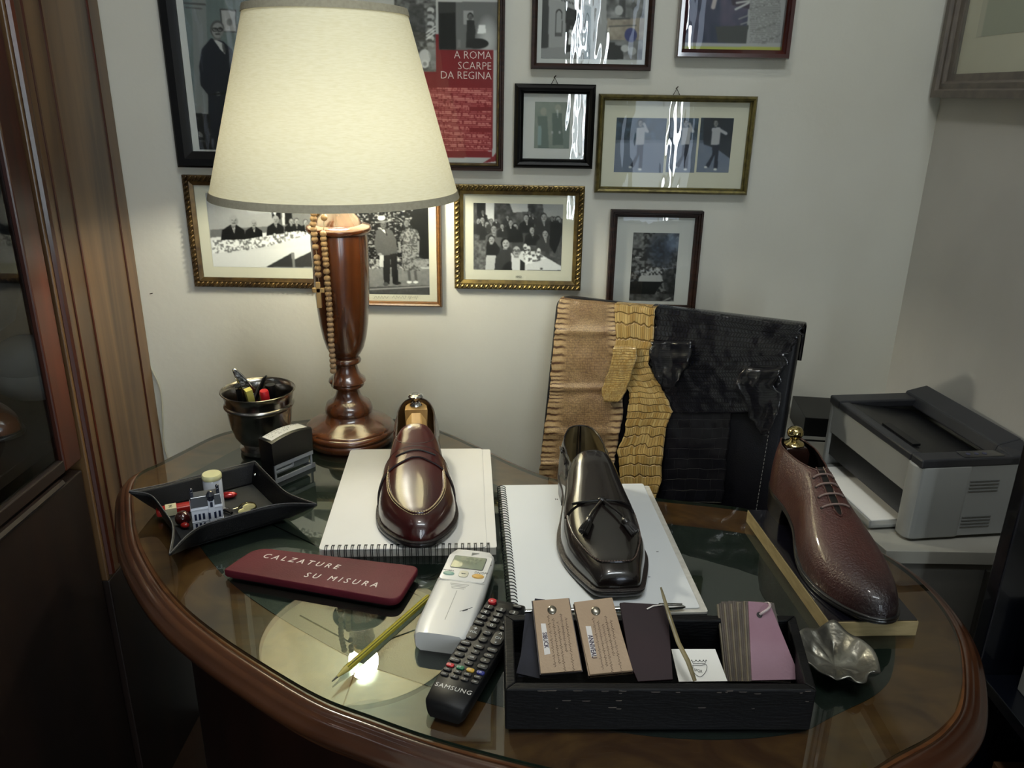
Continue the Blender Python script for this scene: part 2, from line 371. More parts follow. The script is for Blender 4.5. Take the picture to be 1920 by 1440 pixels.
# ------------------------------------------------------------------ the room
def struct(name, mb, m, **k):
    o = mb.build(name, m, None, smooth=False, **k); o['kind'] = 'structure'; return o
YB = -3.0
def structbox(name, b, m): return struct(name, MB().box(*b), m)
structbox('floor', (-1.2, 2.2, YB - .1, 1.55, -0.08, 0), M_FLOOR)
structbox('ceiling', (-1.2, 2.2, YB - .1, 1.55, 2.7, 2.78), M_CEIL)
structbox('wall_back', (-1.2, 0.80, WALL, 1.55, 0, 2.7), M_WALL)
structbox('wall_right', (RW, 0.80, -0.6, WALL, 0, 2.7), M_WALLR)
structbox('wall_side', (0.80, 2.2, -0.6, -0.5, 0, 2.7), M_WALL)
structbox('wall_far_right', (2.2, 2.3, YB, -0.5, 0, 2.7), M_WALL)
structbox('wall_left', (-1.2, -1.12, YB, WALL, 0, 2.7), M_WALL)
# wall behind the photographer with two tall window slits and a wide shop window
wb = MB()
xs = [-1.2, 0.38, 0.56, 1.065, 1.135, 2.2]
for a, b in ((-1.2, 0.38), (0.56, 0.80), (1.80, 2.2)): wb.box(a, b, YB - .1, YB, 0, 2.7)
for a, b in ((0.38, 0.56), (.80, 1.80)): wb.box(a, b, YB - .1, YB, 0, 0.45); wb.box(a, b, YB - .1, YB, 2.3, 2.7)
struct('wall_front', wb, M_WALL)
M_SKYW = mat('daylit_pane', 'FFFFFF', 0.5, col2='F4FAFF', scale=5, emis=((0.86, 0.95, 1.0), 34.0))
M_CURT = mat('daylit_net_curtain', 'DDE4EE', 0.8, col2='C8D0DC', scale=6, stretch=(9, 1, .3), emis=((0.70, 0.82, 1.0), 2.6))
for i, (a, b) in enumerate(((0.80, 1.06), (1.14, 1.80))):
    o = MB().box(a, b, YB - .06, YB - .05, 0.45, 2.3).build('window_%d' % (i + 3), M_CURT, None, smooth=False); o['kind'] = 'structure'
M_SKYD = mat('daylit_curtain_gap', 'DDE8F0', 0.6, col2='C8D8E4', scale=6, emis=((0.80, 0.92, 1.0), 6.0))
for i, (a, b) in enumerate(((0.405, 0.425), (0.44, 0.465), (0.475, 0.54))):
    o = MB().box(a, b, YB - .06, YB - .05, 0.45, 2.3).build('window_%d' % (i + 6), M_SKYD, None, smooth=False); o['kind'] = 'structure'
for i, (a, b) in enumerate(((0.385, 0.405), (0.425, 0.440), (0.54, 0.555), (1.085, 1.115))):
    o = MB().box(a, b, YB - .06, YB - .05, 0.45, 2.3).build('window_%d' % (i + 10), M_SKYW, None, smooth=False); o['kind'] = 'structure'
# ceiling fittings
t = thing('ceiling_panel', 'long white ceiling light fitting above and behind the desk', 'ceiling light', (0.35, -0.05, 2.68))
MB().box(-.57, .57, -.14, .14, -.012, .02).build('housing', mat('white_metal', 'E0E0E0', 0.4, col2='DADADA', scale=5), t)
t = thing('ceiling_spot', 'small round ceiling light over the desk', 'ceiling light', (-0.1, 0.55, 2.68))
MB().lathe([(.09, -.012), (.09, .02)], 32).build('housing', MATS['white_metal'], t)

# ------------------------------------------------------------------ picture frames
def frame(name, label, x0, x1, z0, z1, style, fm, matm, pics, fw=0.012, dep=0.016, wall='back', group=None, hook=None, glass=True, mat_in=0.0):
    cx, cz = (x0 + x1) / 2, z0
    if wall == 'back': t = thing(name, label, 'picture frame', (cx, WALL, z0), 0, group)
    else: t = thing(name, label, 'picture frame', (RW, cx, z0), -PI / 2, group)
    W, H = abs(x1 - x0), z1 - z0
    prof = {'flat': [(0, 0), (0, dep * .8), (fw * .12, dep), (fw * .55, dep), (fw * .8, dep * .75), (fw, dep * .6), (fw, 0.001)],
            'round': [(0, 0), (0, dep * .6), (fw * .15, dep * .85), (fw * .4, dep), (fw * .65, dep * .9), (fw * .8, dep * .6), (fw * .85, dep * .65), (fw, dep * .5), (fw, .001)],
            'step': [(0, 0), (0, dep), (fw * .3, dep), (fw * .38, dep * .75), (fw * .6, dep * .8), (fw * .7, dep * .55), (fw, dep * .5), (fw, .001)],
            'rope': [(0, 0), (0, dep * .55), (fw * .1, dep * .6), (fw * .55, dep * .5), (fw * .62, dep * .6), (fw, dep * .45), (fw, .001)]}[style]
    rings = []
    for (i, d) in prof:
        rings.append([(-W / 2 + i, -d, i), (W / 2 - i, -d, i), (W / 2 - i, -d, H - i), (-W / 2 + i, -d, H - i)])
    MB().loft(rings, cap=False).build('moulding', fm, t, ang=25)
    if style == 'rope':
        r = fw * 0.30; off = fw * 0.32; mb = MB(); step = 0.0085
        def seg(ax, a0, a1, c):
            n = int((a1 - a0) / step)
            for k in range(n + 1):
                a = a0 + (a1 - a0) * k / max(1, n)
                p = (a, -dep * .62, c) if ax == 0 else (c, -dep * .62, a)
                M = Matrix.Translation(p) @ Euler((0, (0.75 if ax == 0 else 0.8), 0)).to_matrix().to_4x4()
                mb.sphere((0, 0, 0), (step * .36, r * .9, r * 1.25), 8, 5, M=M)
        seg(0, -W / 2 + off, W / 2 - off, off); seg(0, -W / 2 + off, W / 2 - off, H - off)
        seg(1, off, H - off, -W / 2 + off); seg(1, off, H - off, W / 2 - off)
        mb.build('rope_moulding', M_GOLD if fm is M_GOLD else M_GOLDD, t)
    MB().box(-W / 2 + fw * .7, W / 2 - fw * .7, -0.0038, -0.001, fw * .7, H - fw * .7).build('mat_board', matm, t, smooth=False)
    for p in pics: p.mesh('photo_print', INK, t, y=-0.0042)
    if glass: MB().box(-W / 2 + fw * .8, W / 2 - fw * .8, -dep * .42, -dep * .42 + .001, fw * .8, H - fw * .8).build('glass_pane', M_GLASS, t, smooth=False)
    if hook is not None:
        hx = hook - cx
        MB().tube([(hx - .006, -.004, H - .001), (hx, -.004, H + .010), (hx + .006, -.004, H - .001)], 0.0007, 6).tube([(hx - .0015, -.003, H + .010), (hx + .002, -.003, H + .0135)], 0.0009, 6).build('hanging_loop', M_PEWTER, t)
    return t
def wx(u, v): return ony(u, v, WALL)[0]
def wz(u, v): return ony(u, v, WALL)[2]

# 1 tall black frame, standing man
p = Pic(wx(376, 280), -0.335, wz(376, 280), 1.56); p.all(0.44)
p.c *= (0.94 + 0.06 * vnoise(p.U / 6, p.V / 90, 3))[..., None]; p.c = p.c * np.array([0.9, 1.0, 1.0])
p.poly([(360, -40), (386, -40), (400, 290), (370, 290)], 0.5, .6); p.line(345, 6, 386, 9, 1.5, 0.28); p.line(345, 14, 380, 17, 1, 0.3)
p.poly([(414, 17), (444, 19), (446, 61), (418, 60)], 0.25); p.poly([(416, 19), (442, 21), (444, 59), (420, 58)], 0.62); p.ell(432, 42, 6, 7, 0.45)
p.poly([(397, 72), (380, 92), (375, 125), (378, 160), (392, 178), (393, 290), (475, 290), (470, 160), (444, 150), (448, 140), (436, 92), (420, 78)], (0.13, .14, .17))
p.poly([(401, 73), (418, 80), (424, 102), (414, 92)], 0.7); p.poly([(418, 82), (422, 82), (425, 100), (420, 98)], .3)
p.head(409, 55, 17, skin=0.60, hair=0.30, bald=0.7, glasses=True, side=0.3); p.ell(411, 176, 5, 4, 0.4); p.line(395, 178, 440, 172, 1.5, .09)
p.ell(462, 90, 12, 40, 0.1); p.poly([(368, 212), (395, 214), (398, 290), (370, 290)], 0.13); p.ell(378, 205, 5, 7, .45); p.noise(p.pm([(370, 215), (394, 215), (400, 290), (372, 290)]), 0.1, .45, 6, 2, .5, .75)
p.ell(377, 252, 7, 4, .4, ang=.8); p.grain()
frame('framed_photograph', 'tall black frame with photo of a bald man in glasses and dark suit', -0.587, -0.315, 1.189, 1.62, 'flat', M_FBLACK, M_MATW, [p], fw=0.027, dep=0.015)

# 2 red magazine page
x0, x1, z0, z1 = -0.31, -0.022, 1.192, 1.62
p = Pic(x0 + .012, x1 - .0115, z0 + .0125, 1.60); p.all(0.72)
p.poly([(700, 64), (926, 64), (923, 295), (700, 295)], '7C141E'); p.poly([(925, 293), (932, 284), (940, 300), (905, 306)], '7C141E')
m_ = p.pm([(740, -60), (817, -60), (818, 135), (740, 135)]); p.noise(m_, .12, .62, 7, 4, 1, sv=4.5)
p.poly([(768, 8), (796, 8), (798, 78), (768, 78)], .22, .6)
for k in range(6): p.ell(808, 20 + 13 * k, 7, 6, .75 - .1 * (k % 2)); p.ell(806, 24 + 13 * k, 5, 3, .3)
for k in range(3): p.line(800, 62 + 6 * k, 816, 50 + 6 * k, 1.2, .9)
p.ell(797, 107, 12, 15, .8); p.ell(797, 120, 8, 8, .85); p.ell(797, 120, 4, 4, .6); p.poly([(800, 80), (818, 80), (818, 130), (810, 130)], .6, .7)
p.poly([(822, 4), (934, 4), (933, 94), (823, 94)], .2); m_ = p.pm([(822, 4), (934, 4), (933, 94), (823, 94)])
p.fill(m_ & (p.U > 855), .42, 1); p.fill(m_ * np.clip(1 - p.em(914, 75, 24, 50), 0, 1), .8, .8); p.poly([(824, 26), (854, 24), (855, 92), (824, 92)], .07)
p.poly([(869, 20), (888, 20), (888, 46), (869, 46)], .62); p.head(882, 31, 7, skin=.45, hair=.08); p.poly([(876, 38), (889, 38), (892, 60), (888, 90), (874, 90)], .17); p.poly([(898, 47), (910, 47), (912, 63), (895, 63)], .95)
p.ell(895, 82, 22, 10, .12); p.poly([(858, 75), (864, 74), (864, 90), (858, 90)], .5)
m_ = p.pm([(800, 165), (922, 165), (921, 282), (800, 282)]); ln = ((p.V - 0.008 * p.U) % 3.6 < 1.7) & (vnoise(p.U / 1.6, np.floor(p.V / 3.6) * 7.3, 9) > .28)
gap = np.isin(np.floor((p.V - 165) / 3.6), [10, 11, 21, 22]) & (p.U > 880); p.fill(m_ & ln & ~gap, (.9, .62, .58), .95); p.line(916, 283, 921, 283, 1, .8)
f2 = frame('framed_photograph', 'brown and gold frame with red magazine page headed A ROMA', x0, x1, z0, z1, 'step', M_FBROWN, M_MATW, [p], fw=0.0125, dep=0.015)
M_TXT = mat('printed_white', 'E9D9D4', 0.7, col2='E2D0CB', scale=20)
for body, v in (('A ROMA', 111), ('SCARPE', 131), ('DA REGINA', 149)):
    q = ony(922, v, WALL); text(body, 0.0172, M_TXT, f2, 'headline', (q[0], WALL - .0047, q[2]), (PI / 2, 0, 0), 'RIGHT', world=True, sx=0.96, thin=.00022)
e = MB(); W_, H_ = x1 - x0, z1 - z0
rr = [[(-W_ / 2 + i, -d, i), (W_ / 2 - i, -d, i), (W_ / 2 - i, -d, H_ - i), (-W_ / 2 + i, -d, H_ - i)] for i, d in ((.0085, .0135), (.0105, .0145), (.0122, .010))]
o = e.loft(rr, cap=False).build('gold_slip', M_GOLD, f2); o['label'] = 'gold inner slip'

# 3 rope frame, banquet table
p = Pic(wx(402, 500), wx(586, 430), wz(402, 499), 1.145); p.all(0.62)
p.poly([(500, 330), (600, 330), (600, 440), (520, 440)], .35); p.poly([(508, 360), (525, 360), (528, 410), (512, 410)], .1); p.poly([(512, 395), (516, 377), (521, 395), (517, 405)], .8)
p.poly([(528, 360), (533, 360), (536, 425), (531, 425)], .75); p.poly([(534, 360), (547, 360), (549, 420), (536, 420)], .08); p.poly([(548, 350), (600, 350), (600, 425), (550, 425)], .42)
p.poly([(396, 430), (600, 418), (600, 450), (396, 460)], .42); p.poly([(396, 445), (560, 430), (600, 433), (600, 470), (560, 478), (500, 502), (396, 502)], .88)
for (u, v, r, s_) in ((439, 412, 11, .5), (477, 418, 8, .3), (518, 411, 8, .3), (547, 414, 6, .2), (557, 414, 6, .2), (574, 416, 6, .2)):
    p.bust(u, v, r, .07, skin=.66, hair=.6 if r > 7 else .2, bald=.9, side=s_)
p.poly([(396, 458), (430, 459), (470, 458), (520, 441), (560, 436), (600, 436), (600, 474), (396, 500)], .86)
m_ = p.pm([(400, 450), (460, 448), (560, 432), (585, 436), (560, 445), (500, 462), (400, 475)]); p.noise(m_, .45, .95, 3.5, 8, 1, .42)
for u, v in ((461, 455), (516, 441), (538, 438), (465, 464), (525, 451), (432, 470)): p.ell(u, v, 4, 5, .35, .8); p.ell(u, v - 2, 2, 3, .9, .8)
p.poly([(396, 476), (585, 460), (585, 500), (396, 500)], .88); p.poly([(500, 500), (549, 473), (551, 500)], .2); p.poly([(551, 487), (590, 468), (590, 500), (553, 500)], .22); p.poly([(547, 473), (553, 473), (555, 500), (550, 500)], .5)
p.grain(.04)
frame('framed_photograph', 'dark rope-edged frame with photo of men at a long banquet table', -0.584, -0.341, 0.977, 1.176, 'rope', M_GOLDD, M_MATB, [p], fw=0.0175)

# 4 couple
x0, x1, z0, z1 = -0.337, -0.131, 0.946, 1.176
p = Pic(-0.300, wx(806, 545), wz(760, 551), 1.163); p.all(.1)
p.noise(np.ones(p.U.shape), .04, .62, 3.2, 11, 1, .62, sv=2.2); p.poly([(775, 380), (815, 380), (815, 500), (768, 500)], .05, .9)
p.fill((p.V > 500), .48); p.noise(p.V > 500, .4, .56, 6, 3, .6); p.noise((p.V > 485) & (p.V < 503), .2, .9, 4, 5, .6, .5); p.fill(p.V > 537 + (700 - p.U) * .03, .27); p.noise(p.V > 541, .22, .34, 4, 3, .6)
p.line(690, 542, 810, 536, 1.2, .6)
p.poly([(706, 432), (702, 455), (708, 478), (716, 478), (720, 480), (733, 478), (738, 476), (746, 476), (744, 450), (736, 432), (727, 428), (714, 427)], .3)
p.poly([(717, 478), (733, 478), (731, 532), (721, 532)], .12); p.poly([(732, 476), (744, 474), (748, 530), (737, 530)], .1)
p.ell(724, 532, 5, 4, .3); p.ell(745, 530, 8, 3, .12); p.poly([(712, 477), (720, 477), (720, 500), (712, 500)], .75); p.ell(713, 476, 4, 2.5, .55)
p.poly([(713, 427), (720, 427), (727, 436), (723, 437)], .85); p.line(723, 430, 726, 440, 1, .12); p.head(719, 420, 7.5, skin=.4, hair=.25, side=.6); p.ell(716, 408, 8, 5, .75, ang=-.1); p.line(705, 416, 728, 413, 1.6, .65); p.line(707, 415, 727, 412.5, 1, .2)
dress = [(755, 432), (748, 448), (752, 452), (756, 445), (754, 470), (756, 507), (788, 507), (786, 470), (783, 447), (789, 449), (783, 430), (772, 428)]
p.noise(p.pm(dress), .25, .55, 2.2, 7, 1, .5); p.poly([(746, 452), (751, 452), (754, 472), (749, 474)], .5); p.poly([(783, 452), (787, 450), (787, 470), (783, 475)], .5)
p.head(763, 417, 7, skin=.5, hair=.22, side=-.5); p.ell(787, 491, 12, 9, .55); p.ell(787, 484, 7, 4, .15); p.noise(p.em(787, 491, 11, 8) < 1, .35, .7, 2, 3, .7)
for u in (769, 781): p.line(u - 2, 508, u, 525, 2.4, .3); p.ell(u - 1, 528, 5, 2.6, .9)
p.grain(.04)
f4 = frame('framed_photograph', 'thin walnut frame with photo of a man in hat and a woman with handbag', x0, x1, z0, z1, 'round', M_FWAL, M_MATB, [p], fw=0.0095, dep=0.014)
M_PENCILLED = mat('pencil_grey', '6E6E66', 0.8, col2='7E7E76', scale=30)
sg = MB()
for k, (u0, u1) in enumerate(((700, 728), (735, 762), (765, 784))):
    pts = [ony(u0 + (u1 - u0) * i / 16, 557 + 2.6 * math.sin(i * 1.9 + k) + (2 if (i + k) % 5 == 0 else 0), WALL - .005) for i in range(17)]
    sg.tube(spline(pts, 3), 0.00022, 4)
sg.build('handwritten_note', M_PENCILLED, f4, world=True)

# 5 gold rope frame, dinner party
p = Pic(wx(888, 505), wx(1056, 381), wz(960, 505.5), wz(960, 381)); p.all(.3)
p.noise(np.ones(p.U.shape), .08, .42, 9, 21, 1)
p.poly([(911, 379), (927, 379), (927, 415), (911, 415)], .78); p.poly([(955, 379), (990, 379), (990, 396), (962, 398)], .72); p.poly([(1017, 379), (1058, 379), (1058, 410), (1020, 405)], .6); p.poly([(895, 379), (910, 379), (908, 405), (895, 405)], .1)
p.noise(p.pm([(886, 440), (910, 440), (912, 508), (886, 508)]), .2, .55, 4, 5, 1); p.noise(p.pm([(1030, 450), (1052, 440), (1052, 500), (1030, 480)]), .2, .4, 3, 6, 1)
rs = random.Random(3)
for k in range(14): p.bust(rs.uniform(896, 1040), rs.uniform(396, 425), rs.uniform(3, 4.5), rs.uniform(.07, .22), skin=rs.uniform(.4, .65), hair=.1)
for (u, v, r, su) in ((897, 413, 6, .2), (905, 411, 6, .16), (914, 420, 7, .15), (921, 414, 5, .2), (926, 428, 8, .35), (966, 424, 7, .08), (987, 407, 7, .1), (998, 430, 7, .1), (1019, 406, 8, .16), (957, 416, 6, .1), (942, 423, 5, .15), (1022, 437, 8, .22), (1046, 411, 7, .07)):
    p.bust(u, v, r, su, skin=.66, hair=.12, side=rs.choice((-.4, 0, .4)))
p.poly([(1032, 415), (1046, 412), (1055, 430), (1048, 455), (1040, 475), (1030, 460)], .07)
p.poly([(975, 480), (985, 470), (1010, 474), (1028, 484), (1052, 498), (1056, 506), (975, 506)], .86); p.noise(p.pm([(978, 470), (1004, 470), (1024, 484), (980, 498)]), .3, .95, 4, 9, 1, .4)
for u, v in ((985, 462), (991, 466), (1015, 501), (1000, 476), (1010, 470)): p.ell(u, v, 4, 6, .85); p.ell(u, v + 2, 3, 2, .3)
p.poly([(913, 452), (927, 450), (938, 466), (934, 480), (912, 477)], .12); p.head(921, 448, 8, skin=.75, hair=.1, side=.5); p.poly([(912, 478), (930, 478), (927, 506), (910, 506)], .75)
p.poly([(932, 478), (945, 462), (958, 466), (964, 506), (928, 506)], .22); p.ell(955, 503, 18, 12, .12, ang=-.8); p.head(947, 455, 10, skin=.78, hair=.07, side=.7)
p.poly([(958, 474), (980, 470), (986, 506), (960, 506)], .85); p.poly([(975, 485), (984, 492), (984, 506), (975, 506)], .15); p.head(968, 469, 11, skin=.8, hair=.25, bald=.8, glasses=True, side=.2)
p.grain(.05)
frame('framed_photograph', 'gold rope-edged frame with photo of a crowded dinner party', -0.108, 0.122, 0.982, 1.168, 'rope', M_GOLD, M_MATB, [p], fw=0.0165)
f5 = [o for o in COL.objects if o.name.startswith('framed_photograph')][-1]
q = ony(972, 518, WALL); text('1952', 0.006, M_PENCILLED, f5, 'caption', (q[0], WALL - .0047, q[2] - .002), (PI / 2, 0, 0), 'CENTER', world=True)

# 6 shop front and workshop
x0, x1, z0, z1 = 0.022, 0.2215, 1.358, 1.60
p = Pic(wx(1014, 110), wx(1203, 110), wz(1100, 111), 1.585); p.all(.62)
p.poly([(1000, -150), (1030, -150), (1028, 90), (1000, 90)], .25); p.poly([(1034, -150), (1100, -150), (1100, 12), (1034, 0)], .66)
p.poly([(1005, 91), (1062, 88), (1062, 100), (1120, 90), (1120, 125), (1005, 125)], .56); p.poly([(1060, 12), (1094, 26), (1092, 92), (1061, 99)], .17); p.noise(p.pm([(1060, 12), (1094, 26), (1092, 92), (1061, 99)]), .1, .3, 5, 2, .6)
p.fill((np.abs(p.em(1048, 27, 5.5, 8) - 1) < .3) & (p.V < 26), .12); p.poly([(1042, 24), (1043, 24), (1042, 68), (1041, 68)], .12); p.poly([(1053, 24), (1054, 24), (1054, 68), (1053, 68)], .12); p.poly([(1042, 62), (1054, 62), (1054, 69), (1041, 69)], .35)
for u, v in ((1071, 66), (1085, 64)):
    p.poly([(u - 4, v - 10), (u + 4, v - 10), (u + 6, v + 18), (u - 6, v + 18)], .85); p.head(u, v - 15, 3.4, skin=.5, hair=.2); p.line(u - 5, v - 6, u + 1, v + 2, 1.2, .6)
p.poly([(1096, 8), (1108, 14), (1106, 125), (1094, 125)], (.28, .33, .33)); p.noise(p.pm([(1138, -150), (1210, -150), (1206, 112), (1136, 112)]), .25, .68, 14, 12, 1); m_ = p.U > 1138
p.fill(m_ & (p.V > 80) & (p.U < 1152), .2); p.poly([(1138, 84), (1168, 86), (1168, 112), (1138, 112)], .2); p.noise(m_ & (p.V > 35) & (p.V < 75), (.5, .45, .4), (.75, .7, .62), 9, 4, .8); p.ell(1182, 66, 12, 14, (.25, .27, .45)); p.ell(1171, 91, 8, 7, .72); p.ell(1185, 96, 8, 8, .65)
p.poly([(1160, 0), (1172, 0), (1172, 34), (1158, 30)], .2, .7); p.ell(1160, 20, 8, 10, .7); p.line(1142, 50, 1192, 48, 1, .3); p.line(1145, 36, 1180, 35, 1.4, .3); p.ell(1188, 12, 5, 8, .3, .6)
for k in range(9): p.line(1052 + 5 * k, -2 + 1.6 * k, 1054 + 5 * k, 2 + 1.6 * k, .8, .15)
p.grain(.03)
f6 = frame('framed_photograph', 'dark brown frame with photos of a shop front and workshop', x0, x1, z0, z1, 'flat', M_FBROWN, M_MATW, [p], fw=0.0095)

# 7 small black frame, faded picture
p = Pic(wx(1001, 279), wx(1070, 191), wz(1030, 278), wz(1030, 191), step=.0009); p.all((.50, .54, .50))
p.noise(np.ones(p.U.shape), (.46, .50, .47), (.56, .57, .54), 12, 3, .7)
for u, v, s_ in ((1018, 228, .36), (1045, 222, .33)):
    p.poly([(u - 10, v - 10), (u + 8, v - 10), (u + 11, v + 50), (u - 9, v + 50)], (s_, s_ + .05, s_ + .03), .8); p.ell(u + 1, v - 19, 6, 8, (.6, .6, .55), .8)
p.poly([(1043, 206), (1047, 206), (1046, 224)], .75, .8); p.poly([(1009, 236), (1015, 236), (1015, 272), (1008, 272)], (.55, .63, .63), .8); p.poly([(1056, 235), (1067, 235), (1067, 278), (1056, 278)], (.42, .47, .45), .7); p.ell(1035, 248, 2, 3, .65); p.ell(1049, 248, 2, 3, .65)
frame('framed_photograph', 'small glossy black frame with faded greenish picture of two people', -0.004, 0.1325, 1.198, 1.335, 'round', M_FBLACK, M_MATW, [p], fw=0.0155, dep=0.018, hook=wx(1040, 150))

# 8 golf triptych
def prect(u0, u1, v0, v1, **k): return Pic(wx(u0, (v0 + v1) / 2), wx(u1, (v0 + v1) / 2), wz((u0 + u1) / 2, v1), wz((u0 + u1) / 2, v0), **k)
ps = []
for (u0, u1, fu) in ((1153, 1246, 1197), (1251, 1305, 1282), (1309, 1370, 1338)):
    p = prect(u0, u1, 221, 323); p.all((.42, .46, .54)); p.noise(p.V < 268, (.14, .17, .2), (.3, .38, .46), 9, u0, 1); p.noise(p.V > 262, (.4, .44, .52), (.48, .51, .56), 14, 5, .6)
    if u0 > 1300: p.poly([(1318, 215), (1375, 215), (1372, 300), (1345, 280), (1318, 270)], (.1, .12, .15), .8)
    p.poly([(fu - 3, 268), (fu + 9, 268), (fu + 6, 316), (fu - 1, 316), (fu + 1, 290), (fu - 10, 314), (fu - 16, 310), (fu - 4, 290)], (.14, .16, .22))
    p.poly([(fu - 4, 240), (fu + 12, 238), (fu + 10, 271), (fu - 6, 271)], (.66, .66, .68)); p.line(fu + 8, 242, fu + (16 if u0 < 1300 else 22), 246 if u0 < 1300 else 250, 3, (.66, .66, .68))
    if u0 < 1300: p.line(fu + 16, 246, fu + 10, 232, 2.4, (.66, .66, .68))
    p.head(fu + 3, 230, 6.5, skin=.6, hair=.12, side=.3); p.ell(fu - 16, 313, 3, 2.2, .85); p.ell(fu + 2, 317, 3.4, 2.4, .85); p.grain(.03); ps.append(p)
frame('framed_photograph', 'wide aged-gold frame with three bluish photos of a golfer swinging', 0.1385, 0.4055, 1.158, 1.321, 'round', M_OLIVE, M_MATB, ps, fw=0.0105, dep=0.018, hook=wx(1268, 172))

# 9 dark upright frame, tree scene
p = Pic(wx(1187, 440), wx(1273, 440), 0.964, wz(1230, 436)); p.all(.3)
p.noise(np.ones(p.U.shape), .1, .42, 5, 31, 1, .5); p.noise((p.V < 520) * np.clip(1 - p.em(1240, 470, 34, 42), 0, 1), (.08, .09, .12), (.25, .3, .38), 4, 4, 1)
p.fill(np.clip(1 - p.em(1262, 452, 18, 24), 0, 1), (.5, .58, .7), .6); p.noise((p.V < 465) & (p.U < 1206), .2, .6, 5, 8, .8); p.poly([(1190, 481), (1202, 481), (1202, 483), (1190, 483)], .65)
p.poly([(1197, 520), (1207, 510), (1236, 508), (1243, 527), (1197, 527)], .62); p.noise(p.pm([(1200, 500), (1245, 500), (1245, 515), (1200, 515)]), .1, .6, 3, 7, 1, .5); p.poly([(1178, 527), (1243, 527), (1230, 545), (1226, 552), (1180, 552)], .07); p.noise(p.V > 550, .12, .4, 7, 9, .8)
for k in range(4): p.line(1225 + 6 * k, 572 + 3 * k, 1268, 552 + 8 * k, 1, .62)
p.poly([(1240, 510), (1262, 500), (1272, 580), (1245, 540)], .16, .7); p.grain(.04)
frame('framed_photograph', 'narrow dark grooved upright frame with moody photo of trees', 0.170, 0.333, 0.945, 1.129, 'step', M_FBROWN, M_MATW, [p], fw=0.0125)

# 10 red-brown frame, magazine column
x0, x1, z0, z1 = 0.2615, 0.448, 1.3795, 1.60
p = Pic(x0 + .013, x1 - .0125, z0 + .0125, 1.588); p.all(.62)
p.poly([(1285, -200), (1412, -200), (1398, 82), (1282, 80)], (.2, .22, .3)); m_ = p.pm([(1285, -200), (1412, -200), (1398, 82), (1282, 80)]); p.noise(m_, (.15, .19, .28), (.38, .34, .42), 14, 2, 1, sv=40)
p.poly([(1340, 50), (1402, 48), (1398, 82), (1345, 80)], (.25, .26, .26)); p.line(1336, 14, 1342, -10, 4, (.7, .66, .66)); p.poly([(1360, -50), (1405, -50), (1404, 18), (1372, 10)], (.22, .18, .24)); p.line(1378, 18, 1402, 6, 2, .75); p.line(1380, 6, 1404, 2, 2, .7); p.line(1384, 36, 1400, 30, 1.2, .55); p.line(1388, 46, 1400, 42, 1, .6)
ln = (p.V % 3.4 < 1.3) & (p.U > 1405) & (p.U < 1462) & (p.V < 84) & (vnoise(p.U / 2.2, np.floor(p.V / 3.4) * 5.1, 4) > .3); p.fill(ln, .38, .8)
p.fill((p.V > 87 + (p.U - 1280) * .01), (.68, .70, .33)); p.fill((p.V > 80 + (p.U - 1280) * .012) & (p.V < 86 + (p.U - 1280) * .012), .66)
frame('framed_photograph', 'glossy red-brown frame with a magazine page of text beside a photo', x0, x1, z0, z1, 'flat', M_FRED, M_MATW, [p], fw=0.0135, dep=0.02)

# 11 frame on the right wall
p = Pic(1.36, 0.75, 1.413, 1.62, step=.002, wall='right'); p.all((.76, .75, .68)); p.fill((p.X < 1.345), (.66, .67, .60)); p.noise((p.X < 1.27) & (p.Z > 1.475), (.45, .52, .40), (.70, .71, .62), 14, 3, .8); p.fill(np.clip(1 - ((p.X - 1.23) / .02) ** 2 - ((p.Z - 1.46) / .015) ** 2, 0, 1), (.62, .7, .25))
frame('framed_picture', 'large pale picture in greyish wood frame hanging on the right wall', 1.435, 0.70, 1.324, 1.72, 'step', M_FGREY, M_MATB, [p], fw=0.036, dep=0.022, wall='right')

# ------------------------------------------------------------------ tall display cabinet at the left
CX = -0.690
cab = thing('display_cabinet', 'tall polished wood display cabinet standing along the left side', 'cabinet', (CX, 0.8, 0))
def cbox(name, b, m, par=None, bev=0.002, **k): return MB().box(*b).build(name, m, par or cab, world=True, bevel=bev, smooth=False, **k)
cbox('carcass_side', (-1.10, CX, 1.40, 1.438, 0.0, 2.3), M_CABW)
cbox('pilaster', (-0.73, CX + .002, 1.172, 1.4395, 0.52, 2.3), M_CABW); cbox('pilaster_shaded_base', (-0.73, CX + .004, 1.172, 1.4395, 0, .52), M_CABD)  # pilaster foot coloured near black to paint in the shade beside the desk
MB().box(-1.10, -1.085, 0.1, 1.40, 0, 2.3).build('back_panel', mat('cabinet_grey_lining', '7C828A', 0.8, col2='70767E', scale=4), cab, world=True, smooth=False)
cbox('carcass_side', (-1.10, CX, 0.06, 0.10, 0.0, 2.3), M_CABW); cbox('carcass_top', (-1.10, CX, .06, 1.43, 2.3, 2.34), M_CABW)
# grooves on the pilaster
g = MB()
for yy in (1.215, 1.262, 1.40): g.tube([(CX + .0025, yy, 0.53), (CX + .0025, yy, 2.29)], .0022, 6)
g.tube([(CX + .003, 1.184, 0.53), (CX + .003, 1.184, 2.29)], .007, 8)
g.build('reeding', M_CABR, cab, world=True)

